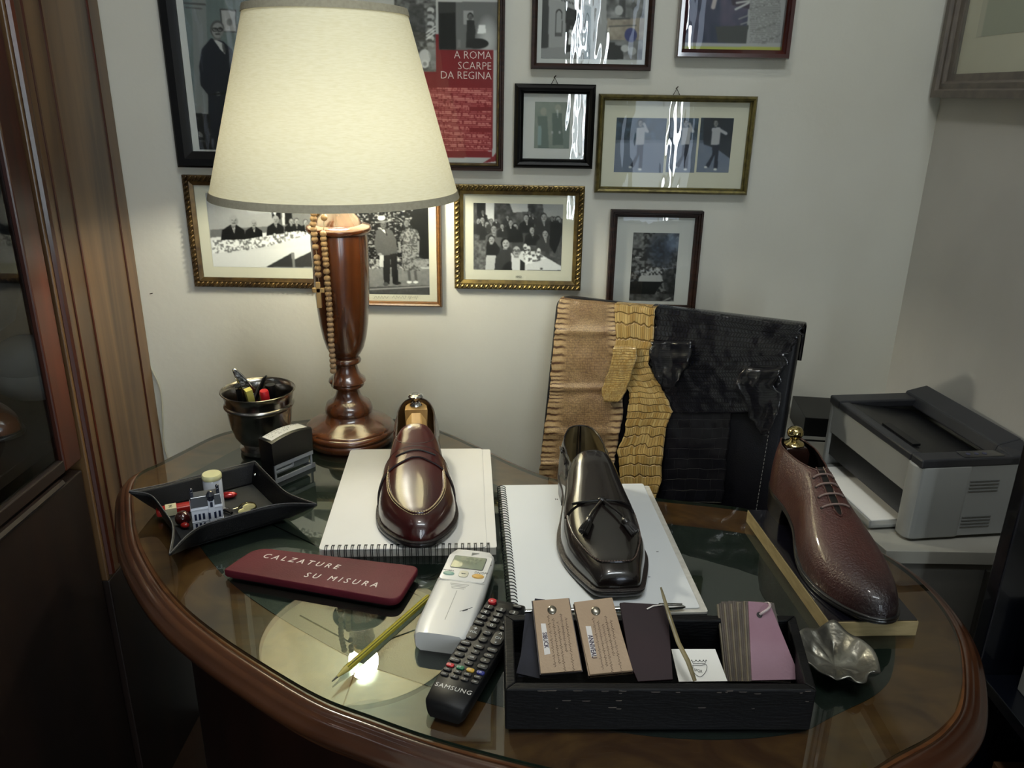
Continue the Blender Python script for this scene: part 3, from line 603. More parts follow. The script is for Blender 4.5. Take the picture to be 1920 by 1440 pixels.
d1 = MB().box(-.702, CX, 1.118, 1.165, .755, 2.28).box(-.715, CX, .12, .19, .755, 2.28).box(-.715, CX, .19, 1.095, 2.20, 2.28).build('door', M_CABR, cab, world=True, bevel=.003, smooth=False)
MB().box(-.700, -.698, .19, 1.118, .775, 2.20).build('door_pane', M_CGLASS, d1, world=True, smooth=False)
cbox('shelf', (-1.085, -.74, .10, 1.38, .765, .785), M_CABD); cbox('door_rail', (-.702, CX - .001, .19, 1.118, .755, .775), M_CABD)
cbox('base_panel', (-.73, CX - .004, .10, 1.165, 0, .735), M_CABD); cbox('plinth', (-.70, CX + .006, .06, 1.165, 0, .10), M_CABD)
mold = MB().tube([(CX, 1.1, .745), (CX, .12, .745)], .006, 6).build('shelf_moulding', M_CABD, cab, world=True)
# ------------------------------------------------------------------ desk
G_FAR = [(252, 892), (300, 868), (362, 836), (432, 806), (574, 787), (660, 779), (748, 786), (830, 808), (920, 850), (1010, 890), (1120, 915), (1230, 934), (1400, 952), (1560, 992), (1665, 1043), (1727, 1090), (1771, 1140), (1799, 1195), (1807, 1262), (1802, 1318), (1777, 1355), (1740, 1385), (1671, 1420)]
G_NEAR = [(954, 1422), (794, 1378), (692, 1341), (604, 1309), (502, 1250), (400, 1183), (319, 1112), (262, 1022), (250, 955)]
GZ = TZ + 0.006
gp = [onz(u, v, GZ)[:2] for u, v in G_FAR]
gp += [np.array(q) for q in ((0.30, 0.535), (0.21, 0.52), (0.11, 0.525))]
gp += [onz(u, v, GZ)[:2] for u, v in G_NEAR]
GL = spline(gp, 6, True)
# smooth the outline a little
GA = np.array(GL)
for _ in range(4): GA = 0.5 * GA + 0.25 * (np.roll(GA, 1, 0) + np.roll(GA, -1, 0))
def offset(A, d):
    t = np.roll(A, -1, 0) - np.roll(A, 1, 0); n = np.stack([t[:, 1], -t[:, 0]], 1); n /= np.linalg.norm(n, axis=1)[:, None] + 1e-9
    area = 0.5 * np.sum(A[:, 0] * np.roll(A[:, 1], -1) - np.roll(A[:, 0], -1) * A[:, 1])
    if area < 0: n = -n
    B = A + n * d
    for _ in range(max(1, int(abs(d) * 60))): B = 0.5 * B + 0.25 * (np.roll(B, 1, 0) + np.roll(B, -1, 0))
    return B
desk = thing('oval_desk', 'oval mahogany writing desk with moulded edge and dark leather inlay', 'desk', (0.0, 0.9, 0))
if 0.5 * np.sum(GA[:, 0] * np.roll(GA[:, 1], -1) - np.roll(GA[:, 0], -1) * GA[:, 1]) < 0: GA = GA[::-1]
def ringz(A, z): return [(p[0], p[1], z) for p in A]
def lim(A): A = A.copy(); A[:, 1] = np.minimum(A[:, 1], 1.438); return A
MB().loft([ringz(offset(GA, .002), TZ - .03), ringz(offset(GA, .002), TZ)]).build('desktop', M_BURL, desk, world=True)
prof = [(0.0015, TZ - .002), (.0025, TZ + .0005), (.006, TZ + .0015), (.010, TZ + .0003), (.0112, TZ - .0022), (.0125, TZ - .0026), (.016, TZ - .0035), (.019, TZ - .0065), (.0205, TZ - .010), (.0235, TZ - .0115), (.0262, TZ - .016), (.0262, TZ - .021), (.022, TZ - .026), (.018, TZ - .028), (.018, TZ - .034), (-.01, TZ - .036)]
MB().loft([ringz(lim(offset(GA, d)), z) for d, z in prof], cap=False).build('edge_moulding', M_WOOD, desk, world=True, ang=60)
# leather inlay: an oval well inside the border
inl = offset(GA, -0.064)
MB().loft([ringz(inl, TZ + .0002), ringz(inl, TZ + .0008)]).build('leather_inlay', M_LEATHER_TOP, desk, world=True)
# curved front panel and apron
fr_idx = [i for i in range(len(GA))]
ins = offset(GA, -0.045); keep = [i for i in range(len(ins)) if ins[i][1] < 1.0 - 0.18 * (ins[i][0] > .3)]
# order the kept run so that it is contiguous
st = next(i for i in range(len(ins)) if (i in set(keep)) and ((i - 1) % len(ins)) not in set(keep))
run = [];  k_ = st; ks = set(keep)
while k_ in ks and len(run) < len(ins): run.append(k_); k_ = (k_ + 1) % len(ins)
out = np.array([ins[i] for i in run]); inn = np.array([offset(GA, -0.065)[i] for i in run])
ring = np.concatenate([out, inn[::-1]])
MB().loft([ringz(ring, 0.03), ringz(ring, TZ - .03)]).build('front_panel', mat('desk_front_shaded', '1A0B06', .4, coat=.3, col2='26110A', scale=6, stretch=(3, 3, .4)), desk, world=True)  # desk wood darkened in its colour to carry the shade on the front
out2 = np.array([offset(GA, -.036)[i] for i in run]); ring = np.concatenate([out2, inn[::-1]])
MB().loft([ringz(ring, 0.0), ringz(ring, .07)]).build('plinth', MATS['desk_front_shaded'], desk, world=True)
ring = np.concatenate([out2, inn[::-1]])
MB().loft([ringz(ring, TZ - .085), ringz(ring, TZ - .031)]).build('apron', MATS['desk_front_shaded'], desk, world=True)
for (a, b, c, d) in ((-.47, -.43, 1.16, 1.2), (-.12, -.08, 1.2, 1.24)):
    MB().lathe([(.014, 0), (.018, .05), (.024, .45), (.03, .66), (.03, TZ - .031)], 16, ((a + b) / 2, (c + d) / 2, 0)).build('leg', M_WOOD, desk, world=True)
# glass sheet
gs = thing('glass_sheet', 'clear glass sheet with dark green edge covering the desk top', 'glass top', (0.0, 0.9, TZ))
mb = MB(); A0 = offset(GA, -.001)
mb.prism([tuple(p) for p in A0], TZ + .001, GZ, mi=0, mi_side=1)
mb.build('sheet', [M_DGLASS, M_GEDGE], gs, world=True, smooth=False)

# ------------------------------------------------------------------ table lamp
LX, LY = -0.2720, 1.2420
M_SHADE = bpy.data.materials.new('cream_linen_shade'); M_SHADE.use_nodes = True
nt = M_SHADE.node_tree; nt.nodes.clear(); L = nt.links.new
o_ = nt.nodes.new('ShaderNodeOutputMaterial'); mx = nt.nodes.new('ShaderNodeMixShader'); df = nt.nodes.new('ShaderNodeBsdfDiffuse'); tl = nt.nodes.new('ShaderNodeBsdfTranslucent')
mx.inputs[0].default_value = 0.050; L(df.outputs[0], mx.inputs[1]); L(tl.outputs[0], mx.inputs[2]); L(mx.outputs[0], o_.inputs[0])
tc = nt.nodes.new('ShaderNodeTexCoord'); mp = nt.nodes.new('ShaderNodeMapping'); mp.inputs['Scale'].default_value = (90, 90, 700); nz = nt.nodes.new('ShaderNodeTexNoise'); nz.inputs['Scale'].default_value = 1.0; nz.inputs['Detail'].default_value = 4
rp = nt.nodes.new('ShaderNodeValToRGB'); rp.color_ramp.elements[0].position = .3; rp.color_ramp.elements[1].position = .62; rp.color_ramp.elements[0].color = hexc('E2DCBC'); rp.color_ramp.elements[1].color = hexc('EAE5CA')
L(tc.outputs['Object'], mp.inputs[0]); L(mp.outputs[0], nz.inputs['Vector']); L(nz.outputs['Fac'], rp.inputs[0]); L(rp.outputs[0], df.inputs[0]); L(rp.outputs[0], tl.inputs[0])
M_TRIM = mat('shade_trim_tape', 'A39C86', 0.8, col2='ADA690', scale=200)
lamp = thing('table_lamp', 'turned walnut table lamp with large cream shade, lit', 'lamp', (LX, LY, GZ))
def lz(v): return float(ony(650, v, LY)[2]) - GZ
prof = [(0.001, 0), (.0718, 0), (.0735, .003), (.0750, .008), (.0742, .0115), (.0728, .0125), (.0745, .0145), (.0762, .018), (.0745, .0225), (.0715, .024), (.0712, .0255), (.0690, .0275), (.0630, .0305), (.0560, .034), (.0475, .038), (.0415, .0425), (.0385, .047), (.0378, .0485), (.0392, .051), (.0392, .056), (.036, lz(754)), (.0265, lz(748)), (.021, lz(740)), (.0185, lz(731)),
        (.0195, lz(726)), (.0265, lz(722)), (.0275, lz(719)), (.027, lz(717)), (.0305, lz(713)), (.0295, lz(709)), (.023, lz(703)), (.0195, lz(695)), (.0175, lz(685)), (.018, lz(681)), (.0235, lz(678)), (.0245, lz(674)), (.0225, lz(670)), (.0185, lz(667)),
        (.024, lz(662)), (.030, lz(650)), (.035, lz(630)), (.0385, lz(605)), (.041, lz(575)), (.0430, lz(540)), (.0440, lz(490)), (.0440, lz(450)), (.0430, lz(438)),
        (.0475, lz(435)), (.0505, lz(430)), (.0505, lz(426)), (.0475, lz(422)), (.036, lz(419)), (.0345, lz(415)), (.031, lz(408)), (.024, lz(398)), (.0215, lz(388)), (.022, lz(372)), (.024, lz(362)), (.012, lz(358)), (.012, lz(345))]
MB().lathe(prof, 56).build('turned_column', M_LAMPW, lamp, ang=50)
zb, zt = 1.1694 - GZ, 1.4270 - GZ
# slightly flared shade open at both ends
rb, rtp = .1850, .1132; N = 72
rings = []
for k in range(9):
    f = k / 8; rings.append([((rb + (rtp - rb) * f) * math.cos(2 * PI * i / N), (rb + (rtp - rb) * f) * math.sin(2 * PI * i / N), zb + (zt - zb) * f) for i in range(N)])
sh = MB().loft(rings, cap=False).build('lampshade', M_SHADE, lamp)
def band(r0, z0, r1, z1, off=.0016):
    return MB().loft([[((r + o2) * math.cos(2 * PI * i / N), (r + o2) * math.sin(2 * PI * i / N), z) for i in range(N)] for r, z, o2 in ((r0, z0, -.0012), (r0, z0, off), (r1, z1, off), (r1, z1, -.0012), (r0, z0, -.0012))], cap=False)
o = band(rb, zb - .002, rb - .0028, zb + .0085).build('trim', M_TRIM, sh); o = band(rtp + .0022, zt - .0075, rtp, zt + .002).build('trim', M_TRIM, sh)
# carrier ring, arms, bulb
hz = zb + .16
cr = MB()
for a in (0.5, 0.5 + 2 * PI / 3, 0.5 + 4 * PI / 3): cr.tube([(0.012 * math.cos(a), 0.012 * math.sin(a), zb + .03), ((rtp + .05) * math.cos(a), (rtp + .05) * math.sin(a), zb + .02 + .0)], .0015, 6)
cr.build('shade_carrier', M_BRASS, lamp)
MB().lathe([(.012, lz(345)), (.017, lz(343)), (.017, lz(330)), (.014, lz(328))], 20).build('bulb_holder', M_BRASS, lamp)
M_BULB = mat('warm_bulb', 'FFF3D0', 0.3, col2='FFF0C8', scale=5, emis=((1.0, 0.955, 0.80), 230.0))
MB().sphere((0, 0, lz(318) + .02), (.028, .028, .036), 20, 14).build('bulb', M_BULB, lamp)
# ------------------------------------------------------------------ shoes
def smooth_outline(ts, base): return base
class Shoe:
    """y runs heel (0) -> toe (L), x across, z up from the ground under the heel"""
    def __init__(s, L, plan, cent, crown, base, open_t, open_s, open_pow=4.0, sect=None):
        s.L = L; s.plan = plan; s.cent = cent; s.crown = crown; s.base = base; s.ot = open_t; s.os = open_s; s.op = open_pow; s.sect = sect or ([0, 1], [.75, .75])
    def W(s, t): return np.maximum(pchip(s.plan[0], s.plan[1], t), 1e-4)
    def zb(s, t): return pchip(s.base[0], s.base[1], t)
    def zc(s, t): return np.maximum(pchip(s.crown[0], s.crown[1], t), s.zb(t) + .001)
    def P(s, t, q, off=0.0):
        """q in [-1,1] across the upper from feather line to feather line"""
        t = np.asarray(t, float); q = np.asarray(q, float)
        def raw(t, q):
            tt = np.clip(t, 0, 1); a = (1 - np.abs(q)) * PI / 2; e = pchip(s.sect[0], s.sect[1], tt)
            w = s.W(tt); x = np.sign(q) * w * np.maximum(np.cos(a), 0) ** e; z = s.zb(tt) + (s.zc(tt) - s.zb(tt)) * np.maximum(np.sin(a), 0) ** .92
            # the upper swells a little over the feather line
            x = x * (1 + 0.035 * np.sin(np.clip(a * 2, 0, PI)))
            return np.stack(np.broadcast_arrays(x + pchip(s.cent[0], s.cent[1], tt), tt * s.L, z), -1)
        p = raw(t, q)
        if off:
            e = 2e-3; q2 = np.where(np.abs(q) < 1e-6, 1e-6, q)
            d1 = raw(np.clip(t + e, 0, 1), q2) - raw(np.clip(t - e, 0, 1), q2)
            d2 = raw(t, np.clip(q2 + e, -1, 1)) - raw(t, np.clip(q2 - e, -1, 1))
            n = np.cross(d2, d1); ln = np.linalg.norm(n, axis=-1, keepdims=True); n = n / np.maximum(ln, 1e-12)
            n = np.where(n[..., 2:3] < -0.2, -n, n); p = p + n * off
        return p
    def so(s, t):
        t = np.asarray(t, float); r = np.clip(t / s.ot, 0, 1); v = pchip(s.os[0], s.os[1], r)
        return v * (1 - r ** s.op) ** .5
    def ts(s, n=70):
        k = np.linspace(0, 1, n); t = 0.5 - 0.5 * np.cos(PI * k); t = .6 * t + .4 * k
        return np.unique(np.round(np.concatenate([t, s.ot - np.array([0, .002, .006, .012, .02, .03]), [.001, .004, .01]]), 5))
    def upper(s, name, m, parent, off=0.0, inset=0, nq=22):
        mb = MB(); ts = s.ts(); ts = ts[(ts >= 0) & (ts <= 1)]
        for sg in (-1, 1):
            G = []
            for t in ts:
                so = float(s.so(t)) if t < s.ot else 0.0
                q = sg * np.linspace(1, so, nq); G.append(s.P(np.full(nq, t), q, off))
            G = np.array(G)
            if inset: G[..., 0] = (G[..., 0] - pchip(s.cent[0], s.cent[1], ts)[:, None]) * (1 - inset / np.maximum(s.W(ts), inset * 1.01))[:, None] + pchip(s.cent[0], s.cent[1], ts)[:, None]
            mb.grid(G)
        return mb.build(name, m, parent, weld=1e-5, ang=80)
    def lining(s, m, parent, t_end=None):
        mb = MB(); te = t_end or min(1, s.ot + .18); ts = s.ts(); ts = ts[ts <= te]; c = pchip(s.cent[0], s.cent[1], ts); w = s.W(ts)
        for sg in (-1, 1):
            G = []
            for i, t in enumerate(ts):
                so = float(s.so(t)) if t < s.ot else 0.0
                p = s.P(np.full(14, max(t, .006)), sg * np.linspace(1, so, 14)); f = max(0.0, 1 - .0018 / w[i]) if w[i] > .002 else 0.8
                p[:, 0] = (p[:, 0] - c[i]) * f + c[i]; p[:, 1] = np.maximum(p[:, 1], .0022); p[:, 2] -= 0.0006 if t < s.ot else .0018
                G.append(p)
            mb.grid(np.array(G))
        # insole
        G = np.array([[(c[i] + k * w[i] * .96, max(ts[i] * s.L, .002), s.zb(ts[i]) + .0025) for k in np.linspace(-1, 1, 7)] for i in range(len(ts))]); mb.grid(G)
        return mb.build('lining', m, parent, weld=1e-5)
    def rim(s):
        """closed polyline round the opening"""
        ts = np.unique(np.concatenate([s.ts(), s.ot - np.linspace(0, .02, 12)])); ts = ts[(ts <= s.ot)]
        L = [s.P(np.array(t), np.array(-float(s.so(t)))) for t in ts]; R = [s.P(np.array(t), np.array(float(s.so(t)))) for t in ts]
        return L + R[::-1]
    def outline(s, ex, n=60, t0=0.0, t1=1.0):
        k = np.linspace(0, 1, n); ts = t0 + (t1 - t0) * (0.5 - 0.5 * np.cos(PI * k)); c = pchip(s.cent[0], s.cent[1], ts); w = s.W(ts)
        L = np.stack([c - w, ts * s.L], 1); R = np.stack([c + w, ts * s.L], 1)[::-1]
        A = np.concatenate([L, R[1:-1]])
        if 0.5 * np.sum(A[:, 0] * np.roll(A[:, 1], -1) - np.roll(A[:, 0], -1) * A[:, 1]) < 0: A = A[::-1]
        t = np.roll(A, -1, 0) - np.roll(A, 1, 0); nn = np.stack([t[:, 1], -t[:, 0]], 1); nn /= np.linalg.norm(nn, axis=1)[:, None] + 1e-9
        return A + nn * ex
    def sole(s, parent, m_sole, m_welt, m_heel, th=.006, ex=.004, heel_t=.27, exh=0.001):
        def lay(ex1, z1o, ex0, z0o, t0=0, t1=1, flat0=None):
            rings = []
            for e_, zo in ((ex0, z0o), (ex1, z1o)):
                A = s.outline(e_, t0=t0, t1=t1); rings.append([(p[0], p[1], float(s.zb(np.clip(p[1] / s.L, 0, 1))) + zo) for p in A])
            return rings
        e2 = lambda: ex
        # extension is small round the heel and full at the forepart
        def layer(z0o, z1o, name, m, bev):
            A = s.outline(1.0); B = s.outline(0.0); N = A - B
            rings = []
            for f_, zo in ((1 - .25 * bev, z0o), (1, z0o + (z1o - z0o) * .3), (1, z0o + (z1o - z0o) * .8), (1 - .2 * bev, z1o)):
                R = []
                for i in range(len(B)):
                    t = np.clip(B[i][1] / s.L, 0, 1); e_ = (exh + (ex - exh) * np.clip((t - .3) / .25, 0, 1)) * f_
                    p = B[i] + N[i] * e_; R.append((p[0], p[1], float(s.zb(t)) + zo))
                rings.append(R)
            return MB().loft(rings).build(name, m, parent, weld=1e-6, ang=50)
        layer(-.0018, .0008, 'welt', m_welt, 1); layer(-th - .0018, -.0019, 'sole', m_sole, 1)
        # heel block
        A = s.outline(exh - .0005, t0=0, t1=heel_t); top = [(p[0], p[1], float(s.zb(np.clip(p[1] / s.L, 0, 1))) - th - .0019) for p in A]
        B = s.outline(exh - .002, t0=0, t1=heel_t - .012); bot = [(p[0], p[1], 0.0) for p in B]; mid = [(p[0], p[1], .006) for p in B]
        MB().loft([bot, mid, top]).build('heel', m_heel, parent, ang=50)
    def seam(s, path, r=.0008, off=.0006, n=6, stitch=False):
        """tube following (t,q) points on the upper"""
        sp = spline([(a, b, 0) for a, b in path], 10); pts = [s.P(np.array(p[0]), np.array(p[1]), off) for p in sp]; return pts
    def patch(s, ta, tb, qa, qb, name, m, parent, off=.0012, nt=14, nq=30, edge=True):
        """leather piece lying on the upper between curves ta(q) (rear) and tb(q) (front)"""
        q = np.linspace(qa, qb, nq); G = []
        offs = [0.0] + [off] * (nt - 2) + [0.0]
        for k in range(nt):
            f = np.clip((k - 1) / (nt - 3), 0, 1); t = ta(q) + (tb(q) - ta(q)) * f; G.append(s.P(t, q, offs[k] if offs[k] else -.0004))
        return MB().grid(np.array(G)).build(name, m, parent, ang=60)

def leather(name, c1, c2, rough=.22, coat=.8, sc_=9, grain=0.06, gs=700):
    return mat(name, c1, rough, coat=coat, coat_r=.07, col2=c2, scale=sc_, bump=grain, bscale=gs, spec=.5, detail=2)
M_BURG = leather('burgundy_cordovan', '2A0909', '3E100D', .3, .8)
M_BURGD = leather('burgundy_dark', '140404', '1C0706', .55, .0)
M_DARKB = leather('black_brown_calf', '100C0B', '1A1311', .26, .85)
M_BRN = leather('brown_grained_calf', '311614', '43201A', .4, .35, 8, .55, 420)
M_BRNT = leather('brown_toe_polish', '2A1410', '3A1A14', .15, 1.0)
M_SOLE = mat('black_sole_edge', '0C0A0A', .35, coat=.4, col2='131010', scale=50)
M_WELT = mat('dark_welt', '1A1210', .5, col2='241A16', scale=120, bump=.5, bscale=500)
M_LIN_TAN = mat('tan_lining', '6A4F2C', .6, col2='755833', scale=14)
M_LIN_OLV = mat('olive_lining', '5E5238', .5, col2='6C5E40', scale=14, coat=.1)
M_TREE = mat('cedar_wood', 'B08A50', .5, coat=.2, col2='C29C62', scale=18, stretch=(6, 1, 1), detail=5)
M_TREED = mat('dark_polished_tree', '1A0F0C', .15, coat=1, col2='2A1812', scale=10)
M_THREAD = mat('pale_thread', 'B8A47C', .6, col2='C8B48C', scale=60)
M_THREADD = mat('dark_thread', '4A3A34', .7, col2='5A483F', scale=60)
M_LACE = mat('taupe_lace', '75615A', .75, col2='7E6A62', scale=200)

PLAN = ([0, .004, .015, .04, .09, .16, .27, .38, .48, .58, .66, .73, .80, .87, .925, .96, .983, .994, 1],
        [0, .0095, .0185, .0265, .0330, .0352, .0345, .0360, .0405, .0470, .0508, .0512, .0480, .0395, .0295, .0215, .0145, .0088, 0])
CENT = ([0, .3, .6, .8, 1], [0, .001, .002, .001, -.002])
CROWN = ([0, .03, .12, .25, .38, .43, .50, .58, .68, .78, .86, .92, .96, .985, 1], [.100, .101, .101, .100, .101, .100, .090, .076, .063, .054, .048, .0435, .038, .031, .018])
BASE = ([0, .15, .3, .42, .55, .68, .8, .9, 1], [.030, .030, .027, .019, .011, .0085, .0088, .0105, .0145])

# --- burgundy penny loafer on the left pad
s1 = Shoe(.302, PLAN, CENT, CROWN, BASE, .53, ([0, .3, .7, 1], [.36, .48, .50, .50]), 6)
shoe1 = thing('penny_loafer', 'glossy burgundy penny loafer standing on the left white pad', 'shoe', (-.150, 1.168, GZ + .0122), PI + .125)
s1.upper('upper', M_BURG, shoe1); s1.lining(M_LIN_TAN, shoe1); s1.sole(shoe1, M_SOLE, M_WELT, M_SOLE)
MB().tube(s1.rim(), .0013, 6, closed=True).build('topline_binding', M_BURGD, shoe1)
def apron(s, t0, t1, q0, shape=2.4):
    pts = []
    for k in range(15):
        f = k / 14; t = t0 + (t1 - t0) * math.sin(f * PI / 2); q = q0 * max(0, math.cos(f * PI / 2)) ** .75; pts.append((t, q))
    return pts + [(a, -b) for a, b in pts[::-1][1:]]
def stitchrow(s, path, parent, m, off=.0012, r=.0007, every=3, name='apron_stitching', side=1.0):
    pts = s.seam(path, off=off, n=8); mb = MB()
    d = 0; acc = [0]
    for a, b in zip(pts[:-1], pts[1:]): d += np.linalg.norm(b - a); acc.append(d)
    n = int(d / .0034); acc = np.array(acc); P = np.array(pts)
    at = lambda x: np.array([np.interp(x, acc, P[:, i]) for i in range(3)])
    for k in range(n): mb.tube([at(k * .0034), at(k * .0034 + .0017), at(k * .0034 + .0023)], r, 5)
    return mb.build(name, m, parent)
s1.patch(lambda q: .425 + .05 * (np.abs(q) / .42) ** 3, lambda q: .57 + 0 * q, -.42, .42, 'vamp_tongue', M_BURG, shoe1, off=.001)
ap = apron(s1, .60, .925, .43)
MB().tube(s1.seam(ap, off=.0002), .0016, 8).build('apron_ridge', M_BURG, shoe1)
stitchrow(s1, ap, shoe1, M_THREAD, off=.0019, r=.0009); stitchrow(s1, apron(s1, .60, .936, .475), shoe1, M_THREAD, off=.0005, r=.0005, name='apron_stitching')
ta = lambda q: .545 + .012 * np.abs(q) - 0.0; tb = lambda q: .612 + .045 * np.abs(q) ** 1.2 - .016 * np.exp(-(q / .12) ** 2)
s1.patch(ta, tb, -1, 1, 'saddle_strap', M_BURG, shoe1, off=.0026)
MB().tube([s1.P(np.array(ta(np.array(q))), np.array(q), .0018) for q in np.linspace(-.97, .97, 40)], .0011, 6).build('strap_edge', M_BURGD, shoe1)
sl = [(.592 - .03, -.30), (.572, -.16), (.566, 0), (.572, .16), (.592 - .03, .30)]
MB().tube(s1.seam([(.578, -.28), (.5745, -.14), (.566, 0), (.5745, .14), (.578, .28)], off=.0031), .0013, 6).build('penny_slot', M_SOLE, shoe1)
MB().tube([s1.P(np.array(tb(np.array(q))), np.array(q), .0012) for q in np.linspace(-.97, .97, 40)], .0012, 6).build('strap_edge', M_BURGD, shoe1)
MB().tube([s1.P(np.array(tb(np.array(q)) - .009), np.array(q), .0018) for q in np.linspace(-.97, .97, 40)], .0003, 4).build('strap_stitching', M_THREADD, shoe1)
# shoe tree: heel block with knob and forepart
def shoetree(s, parent_name, label, mt, mk, kind):
    M = bpy.data.objects[s.objname]
    t = thing('shoe_tree', label, 'shoe tree', M.location, M.rotation_euler[2]); return t
s1.objname = shoe1.name
tr = shoetree(s1, '', 'pale wooden shoe tree with flat chrome knob inside the burgundy loafer', M_TREE, M_CHROME, 0)
zt_ = .0845
heel = [(-.0105, .004), (.0105, .004), (.0165, .016), (.0175, .034), (-.0175, .034), (-.0165, .016)]
MB().loft([[(x * .9, y + .003, .045) for x, y in heel], [(x, y, zt_ - .002) for x, y in heel], [(x * .96, y, zt_) for x, y in heel]]).build('heel_block', M_TREE, tr, bevel=.0008, smooth=False)
MB().lathe([(.0085, 0), (.0095, .0015), (.0075, .004), (.0045, .007), (.0045, .010), (.008, .0125), (.0118, .0145), (.0124, .0165), (.0105, .0188), (.0055, .0198), (.0005, .020)], 24, (0, .017, zt_)).build('knob', M_CHROME, tr)
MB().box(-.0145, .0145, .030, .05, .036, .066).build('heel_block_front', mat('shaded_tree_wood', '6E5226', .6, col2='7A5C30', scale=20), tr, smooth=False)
MB().lathe([(.0045, 0), (.0045, .08)], 12, M=Matrix.Translation((0, .045, .052)) @ Euler((-PI / 2, 0, 0)).to_matrix().to_4x4()).build('rod', M_TREE, tr)
fp = [[(x * k, y, z) for x, z in ((-.020, -.018), (.020, -.018), (.0235, 0), (.017, .013), (.008, .0185), (-.008, .0185), (-.017, .013), (-.0235, 0))] for y, k in ((.112, 1), (.185, 1.1))]
MB().loft([[(a * .8, b - .006, c * (1.9 if b < .15 else 1) + .0735 - (b - .112) * .42) for a, b, c in r] for r in fp]).build('forepart', M_TREE, tr, bevel=.001, smooth=False)

# --- black tassel loafer on the right pad
PL2 = ([0, .004, .015, .04, .09, .16, .27, .38, .48, .58, .66, .73, .80, .87, .92, .955, .978, .992, .998, 1],
       [0, .0095, .0185, .0262, .0325, .0345, .0340, .0360, .0410, .0475, .0500, .0495, .0455, .0388, .0335, .0298, .0268, .0230, .0160, 0])
CR2 = ([0, .03, .12, .25, .34, .40, .48, .58, .68, .78, .86, .92, .96, .985, 1], [.101, .102, .102, .101, .101, .099, .089, .075, .062, .052, .045, .0405, .036, .031, .020])
s2 = Shoe(.305, PL2, ([0, .3, .6, .8, 1], [0, .001, .002, .000, -.001]), CR2, BASE, .47, ([0, .3, .7, 1], [.38, .52, .54, .54]), 6)
shoe2 = thing('tassel_loafer', 'black-brown square-toed tassel loafer on the right white pad', 'shoe', (.1005, 1.088, GZ + .0052), PI + .085)
s2.upper('upper', M_DARKB, shoe2); s2.lining(M_LIN_OLV, shoe2); s2.sole(shoe2, M_SOLE, M_WELT, M_SOLE, ex=.0048)
MB().tube(s2.rim(), .0013, 6, closed=True).build('topline_binding', M_DARKB, shoe2)
def apron_sq(t0, t1, q0):
    pts = [(t0, q0), (t0 + (t1 - t0) * .3, q0 * .98), (t0 + (t1 - t0) * .6, q0 * .88), (t0 + (t1 - t0) * .85, q0 * .72), (t0 + (t1 - t0) * .965, q0 * .52), (t1, q0 * .25), (t1 + .002, 0)]
    return pts + [(a, -b) for a, b in pts[::-1][1:]]
ap2 = apron_sq(.60, .935, .56)
MB().tube(s2.seam(ap2, off=.0002), .0015, 8).build('apron_ridge', M_DARKB, shoe2); stitchrow(s2, ap2, shoe2, M_THREADD, off=.0018)
fa = lambda q: .375 + .06 * (np.abs(q) / .62) ** 4; s2.patch(fa, lambda q: .625 + .01 * np.abs(q), -.62, .62, 'tongue_flap', M_DARKB, shoe2, off=.0022)
MB().tube([s2.P(np.array(.60), np.array(-.62), .0012)] + [s2.P(fa(np.array(q)), np.array(q), .0012) for q in np.linspace(-.62, .62, 30)] + [s2.P(np.array(.60), np.array(.62), .0012)], .0013, 6).build('flap_edge', M_SOLE, shoe2)
MB().tube([s2.P(np.array(.16 + .40 * f), np.array(-.62), .0008) for f in np.linspace(0, 1, 24)], .0017, 6).tube([s2.P(np.array(.16 + .40 * f), np.array(.62), .0008) for f in np.linspace(0, 1, 24)], .0017, 6).build('side_lace', M_SOLE, shoe2)
M_TASS = leather('tassel_leather', '0B0807', '120C0A', .35, .4)
kn = s2.P(np.array(.635), np.array(0.0), .0035)
MB().tube(spline([s2.P(np.array(.625), np.array(-.42), .003), s2.P(np.array(.632), np.array(-.2), .0035), kn, s2.P(np.array(.632), np.array(.2), .0035), s2.P(np.array(.610), np.array(.40), .003)], 6), .0015, 6).sphere(kn + [0, 0, .001], (.006, .004, .003), 10, 6).build('bow_lace', M_SOLE, shoe2)
for sg, (t1, q1) in ((-1, (.79, -.36)), (1, (.775, .33))):
    a = kn + np.array([0, .001, .001]); e_ = s2.P(np.array(t1), np.array(q1), .006); mid_ = s2.P(np.array((.635 + t1) / 2), np.array(q1 * .45), .0065)
    path = spline([a, mid_, a + (e_ - a) * .62 + np.array([0, 0, .002])], 6)
    tz = MB().tube(path, .0019, 7).build('tassel', M_TASS, shoe2)
    p0 = np.array(path[-1]); d = e_ - p0; d /= np.linalg.norm(d)
    fringe = MB(); up_ = np.array([0, 0, 1.0]); sdv = np.cross(d, up_); sdv /= np.linalg.norm(sdv); upv = np.cross(sdv, d)
    for r_, z0_, z1_ in ((.0048, 0, .008),): fringe.tube([p0 - d * .001, p0 + d * .001, p0 + d * .0035, p0 + d * .007, p0 + d * .009], [.002, .0045, .0052, .005, .0045], 10)
    for k in range(12):
        a_ = 2 * PI * k / 12; o1 = (sdv * math.cos(a_) + upv * math.sin(a_)); fringe.tube([p0 + d * .006 + o1 * .0036, p0 + d * .016 + o1 * .0048, p0 + d * .023 + o1 * .0053], .0014, 4)
    fringe.tube([p0 + d * .006, p0 + d * .022], .0042, 8); fringe.build('tassel_fringe', M_TASS, tz)
for k in range(3):
    MB().tube([s2.P(np.array(.13 + .11 * k + .0), np.array(.615), .0022), s2.P(np.array(.16 + .11 * k), np.array(.60), .003), s2.P(np.array(.19 + .11 * k), np.array(.615), .0022)], .0018, 6).build('lace_loop', M_DARKB, shoe2)

